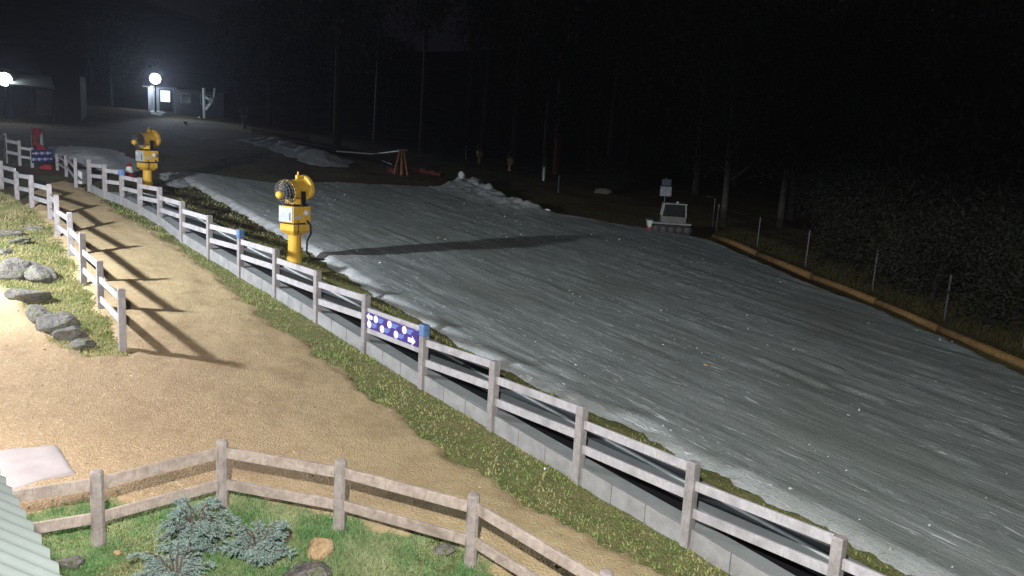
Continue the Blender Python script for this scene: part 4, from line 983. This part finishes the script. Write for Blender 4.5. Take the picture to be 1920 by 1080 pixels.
# ------------------------------------------------------------------ trees
def make_tree(name, label, H, crown0, crad, nleaf, leaf, seed, mleaf, mbark, trunk_r=.22, nlimb=9, lean=.3, cat='tree', group=None, clump=1.0):
    rr = random.Random(seed); r = thing(name, (0, 0, 0), label, cat, group); mb = MB(); tp = []
    lx, ly = rr.uniform(-lean, lean), rr.uniform(-lean, lean); n = 9
    for i in range(n + 1):
        t_ = i / n; tp.append(Vector((lx * t_ * t_ * 2 + rr.gauss(0, .04) * t_, ly * t_ * 2 * t_ + rr.gauss(0, .04) * t_, H * .94 * t_ - .3 * (i == 0))))
    mb.tube(tp, [trunk_r * (1 - .85 * i / n) + .015 for i in range(n + 1)], 9)
    centres = []
    for k in range(nlimb):
        t_ = crown0 + (1 - crown0) * (k + rr.random() * .6) / nlimb * .92; idx = min(n - 1, int(t_ * n)); p0 = tp[idx].lerp(tp[idx + 1], t_ * n - idx)
        a = k * 2.4 + rr.uniform(-.5, .5); L = crad * (1.15 - .65 * abs((t_ - crown0) / (1 - crown0) - .35)) * rr.uniform(.6, 1.1); d = Vector((math.cos(a), math.sin(a), rr.uniform(.25, .8)))
        pts = [p0, p0 + d * L * .5 + Vector((0, 0, .08 * L)), p0 + d * L]
        mb.tube(pts, [trunk_r * .32 * (1 - .5 * t_), trunk_r * .2, .02], 6); centres += [(pts[2], .55 * clump), (pts[1], .42 * clump), (pts[1].lerp(pts[2], .6) + Vector((rr.gauss(0, .3), rr.gauss(0, .3), rr.gauss(.2, .3))), .45 * clump)]
    centres.append((tp[-1], .5 * clump)); mb.build('trunk', mbark, r, smooth=True)
    C = np.array([tuple(c) for c, _ in centres]); W = np.array([q for _, q in centres]) * crad
    rg = np.random.default_rng(seed); ci = rg.integers(0, len(C), nleaf); P = C[ci] + rg.normal(0, 1, (nleaf, 3)) * (W[ci, None] * np.array([.62, .62, .45]))
    A = rg.normal(0, 1, (nleaf, 3)); A /= np.linalg.norm(A, axis=1)[:, None]; A[:, 2] -= .4; Bv = np.cross(A, rg.normal(0, 1, (nleaf, 3))); Bv /= np.linalg.norm(Bv, axis=1)[:, None]
    s = leaf * rg.uniform(.6, 1.4, (nleaf, 1)); V = np.stack([P - A * s, P - Bv * s * .45, P + A * s, P + Bv * s * .45], 1).reshape(-1, 3)
    o = np_mesh('crown', V, np.arange(nleaf * 4).reshape(-1, 4), mleaf, False); o.parent = r
    return r
FG = 'dark gum trees of the forest behind the slope'
protoA = make_tree('gum_tree', 'x', 15, .38, 3.0, 4200, .17, 11, M_LEAF, M_BARK, .24, 11, .6)
protoB = make_tree('gum_tree', 'x', 18, .55, 2.6, 3600, .17, 12, M_LEAF, M_BARK, .26, 9, .9)
protoC = make_tree('gum_tree', 'x', 12, .22, 3.2, 4600, .16, 13, M_LEAF2, M_BARK, .22, 12, .4)
used = {}
def plant(proto, loc, s, label, group=None, rz=None, name=None, sz=None):
    if proto.name not in used: o = proto; used[proto.name] = 1
    else: o = copy_tree(proto)
    o.location = (loc[0], loc[1], h1(loc[0], loc[1]) - .05); o.scale = (s, s, s * (sz or 1)); o.rotation_euler = (0, 0, random.uniform(0, 6.28) if rz is None else rz)
    o['label'] = label; o['category'] = 'tree'
    if group: o['group'] = group
    return o
def plant_px(proto, px, y, s, label, group=None, **k): q = at_dist(px[0], px[1], y); return plant(proto, q, s, label, group, **k)
plant_px(protoC, (505, 245), 69, .85, 'leafy tree right of the lift mast with a faintly lit left edge')
plant_px(protoC, (575, 250), 70, .95, 'dense dark tree behind the orange netting')
plant_px(protoC, (210, 215), 76, .7, 'dark round tree between the hut and the big floodlight')
plant_px(protoC, (160, 215), 78, .62, 'dark tree just right of the hut')
plant_px(protoA, (440, 235), 80, .72, 'tree with a faintly lit top behind the far snow gun')
plant_px(protoB, (905, 300), 62, .9, 'tall pale trunked gum above the dim snow guns')
plant_px(protoB, (930, 300), 64, .85, 'slender leaning gum next to the pale trunked gum')
plant_px(protoB, (1100, 330), 60, .95, 'tall gum behind the bright white marker post')
plant_px(protoB, (1140, 335), 57, .85, 'thin gum standing right of the marker posts')
rb = make_tree('gum_tree', 'gum with red glow painted into its brown trunk standing out in the middle of the dark forest', 17, .5, 2.6, 3200, .17, 21, M_LEAF, M_BARK_REDLIT, .34, 9, .5); q = at_dist(1045, 320, 56); rb.location = (q[0], q[1], h1(q[0], q[1])); 
LAB = 'dark gum tree in the unlit forest behind the slope'
rr = random.Random(3)
spots = []
for k in range(400):
    if len(spots) >= 40: break
    px = rr.uniform(600, 2000); y = rr.uniform(52, 84) if px < 1250 else rr.uniform(40, 75)
    q = at_dist(px, 300, y)
    if all(math.hypot(q[0] - a, q[1] - b) > 3.2 for a, b in spots): spots.append((q[0], q[1]))
for i, (x, y) in enumerate(spots): plant((protoA, protoB, protoC)[i % 3], (x, y), rr.uniform(.75, 1.15), LAB, FG)
# bushes on the right
M_BUSHWOOD = simple('dark_bush_wood', (.03, .027, .024), .4, 5, .9)
bush = make_tree('bush', 'x', 3.6, .06, 1.9, 15000, .07, 31, M_LEAF2, M_BUSHWOOD, .12, 14, .3, 'bush', None, .9)
BU = [((1600, 500), 33.5, 1.0, 'rounded dark bush left in the row beyond the wire fence'), ((1680, 535), 31, 1.15, 'dark bush behind the fourth wire fence post'), ((1745, 575), 28, .85, 'low bushy shrub just behind the fifth wire fence post'),
      ((1810, 560), 31, 1.7, 'tall bushy shrub towards the right edge'), ((1895, 640), 25.5, .95, 'green bush at the right picture edge'), ((1930, 600), 29.5, 1.9, 'tallest bush rising at the right picture edge'), ((1700, 480), 38, 1.9, 'large tree-like bush behind the bush row'), ((1560, 470), 40, .9, 'small far bush at the left end of the row')]
for i, (px, y, s, lab) in enumerate(BU):
    q = at_dist(*px, y); o = plant(bush, q, s, lab, 'bushes beyond the wire fence'); o['category'] = 'bush'
for px, y, s, lab in (((1150, 370), 50, .5, 'dim scrubby bush on the slope left of the groomer'), ((845, 300), 56, .5, 'dim scrubby bush left of the dim snow guns')):
    q = at_dist(*px, y); o = plant(bush, q, s, lab); o['category'] = 'bush'

hm = bpy.data.materials.new('night_haze'); hm.use_nodes = True; t_ = hm.node_tree; t_.nodes.clear()
pv = t_.nodes.new('ShaderNodeVolumePrincipled'); oo = t_.nodes.new('ShaderNodeOutputMaterial'); pv.inputs['Density'].default_value = .00045; pv.inputs['Color'].default_value = (.8, .85, 1, 1); pv.inputs['Anisotropy'].default_value = .78
t_.links.new(pv.outputs[0], oo.inputs['Volume'])
mb = MB(); mb.box((0, 70, 19), (256, 250, 64)); tag(mb.build('haze', hm), 'thin night mist glowing round the floodlights', kind='stuff')
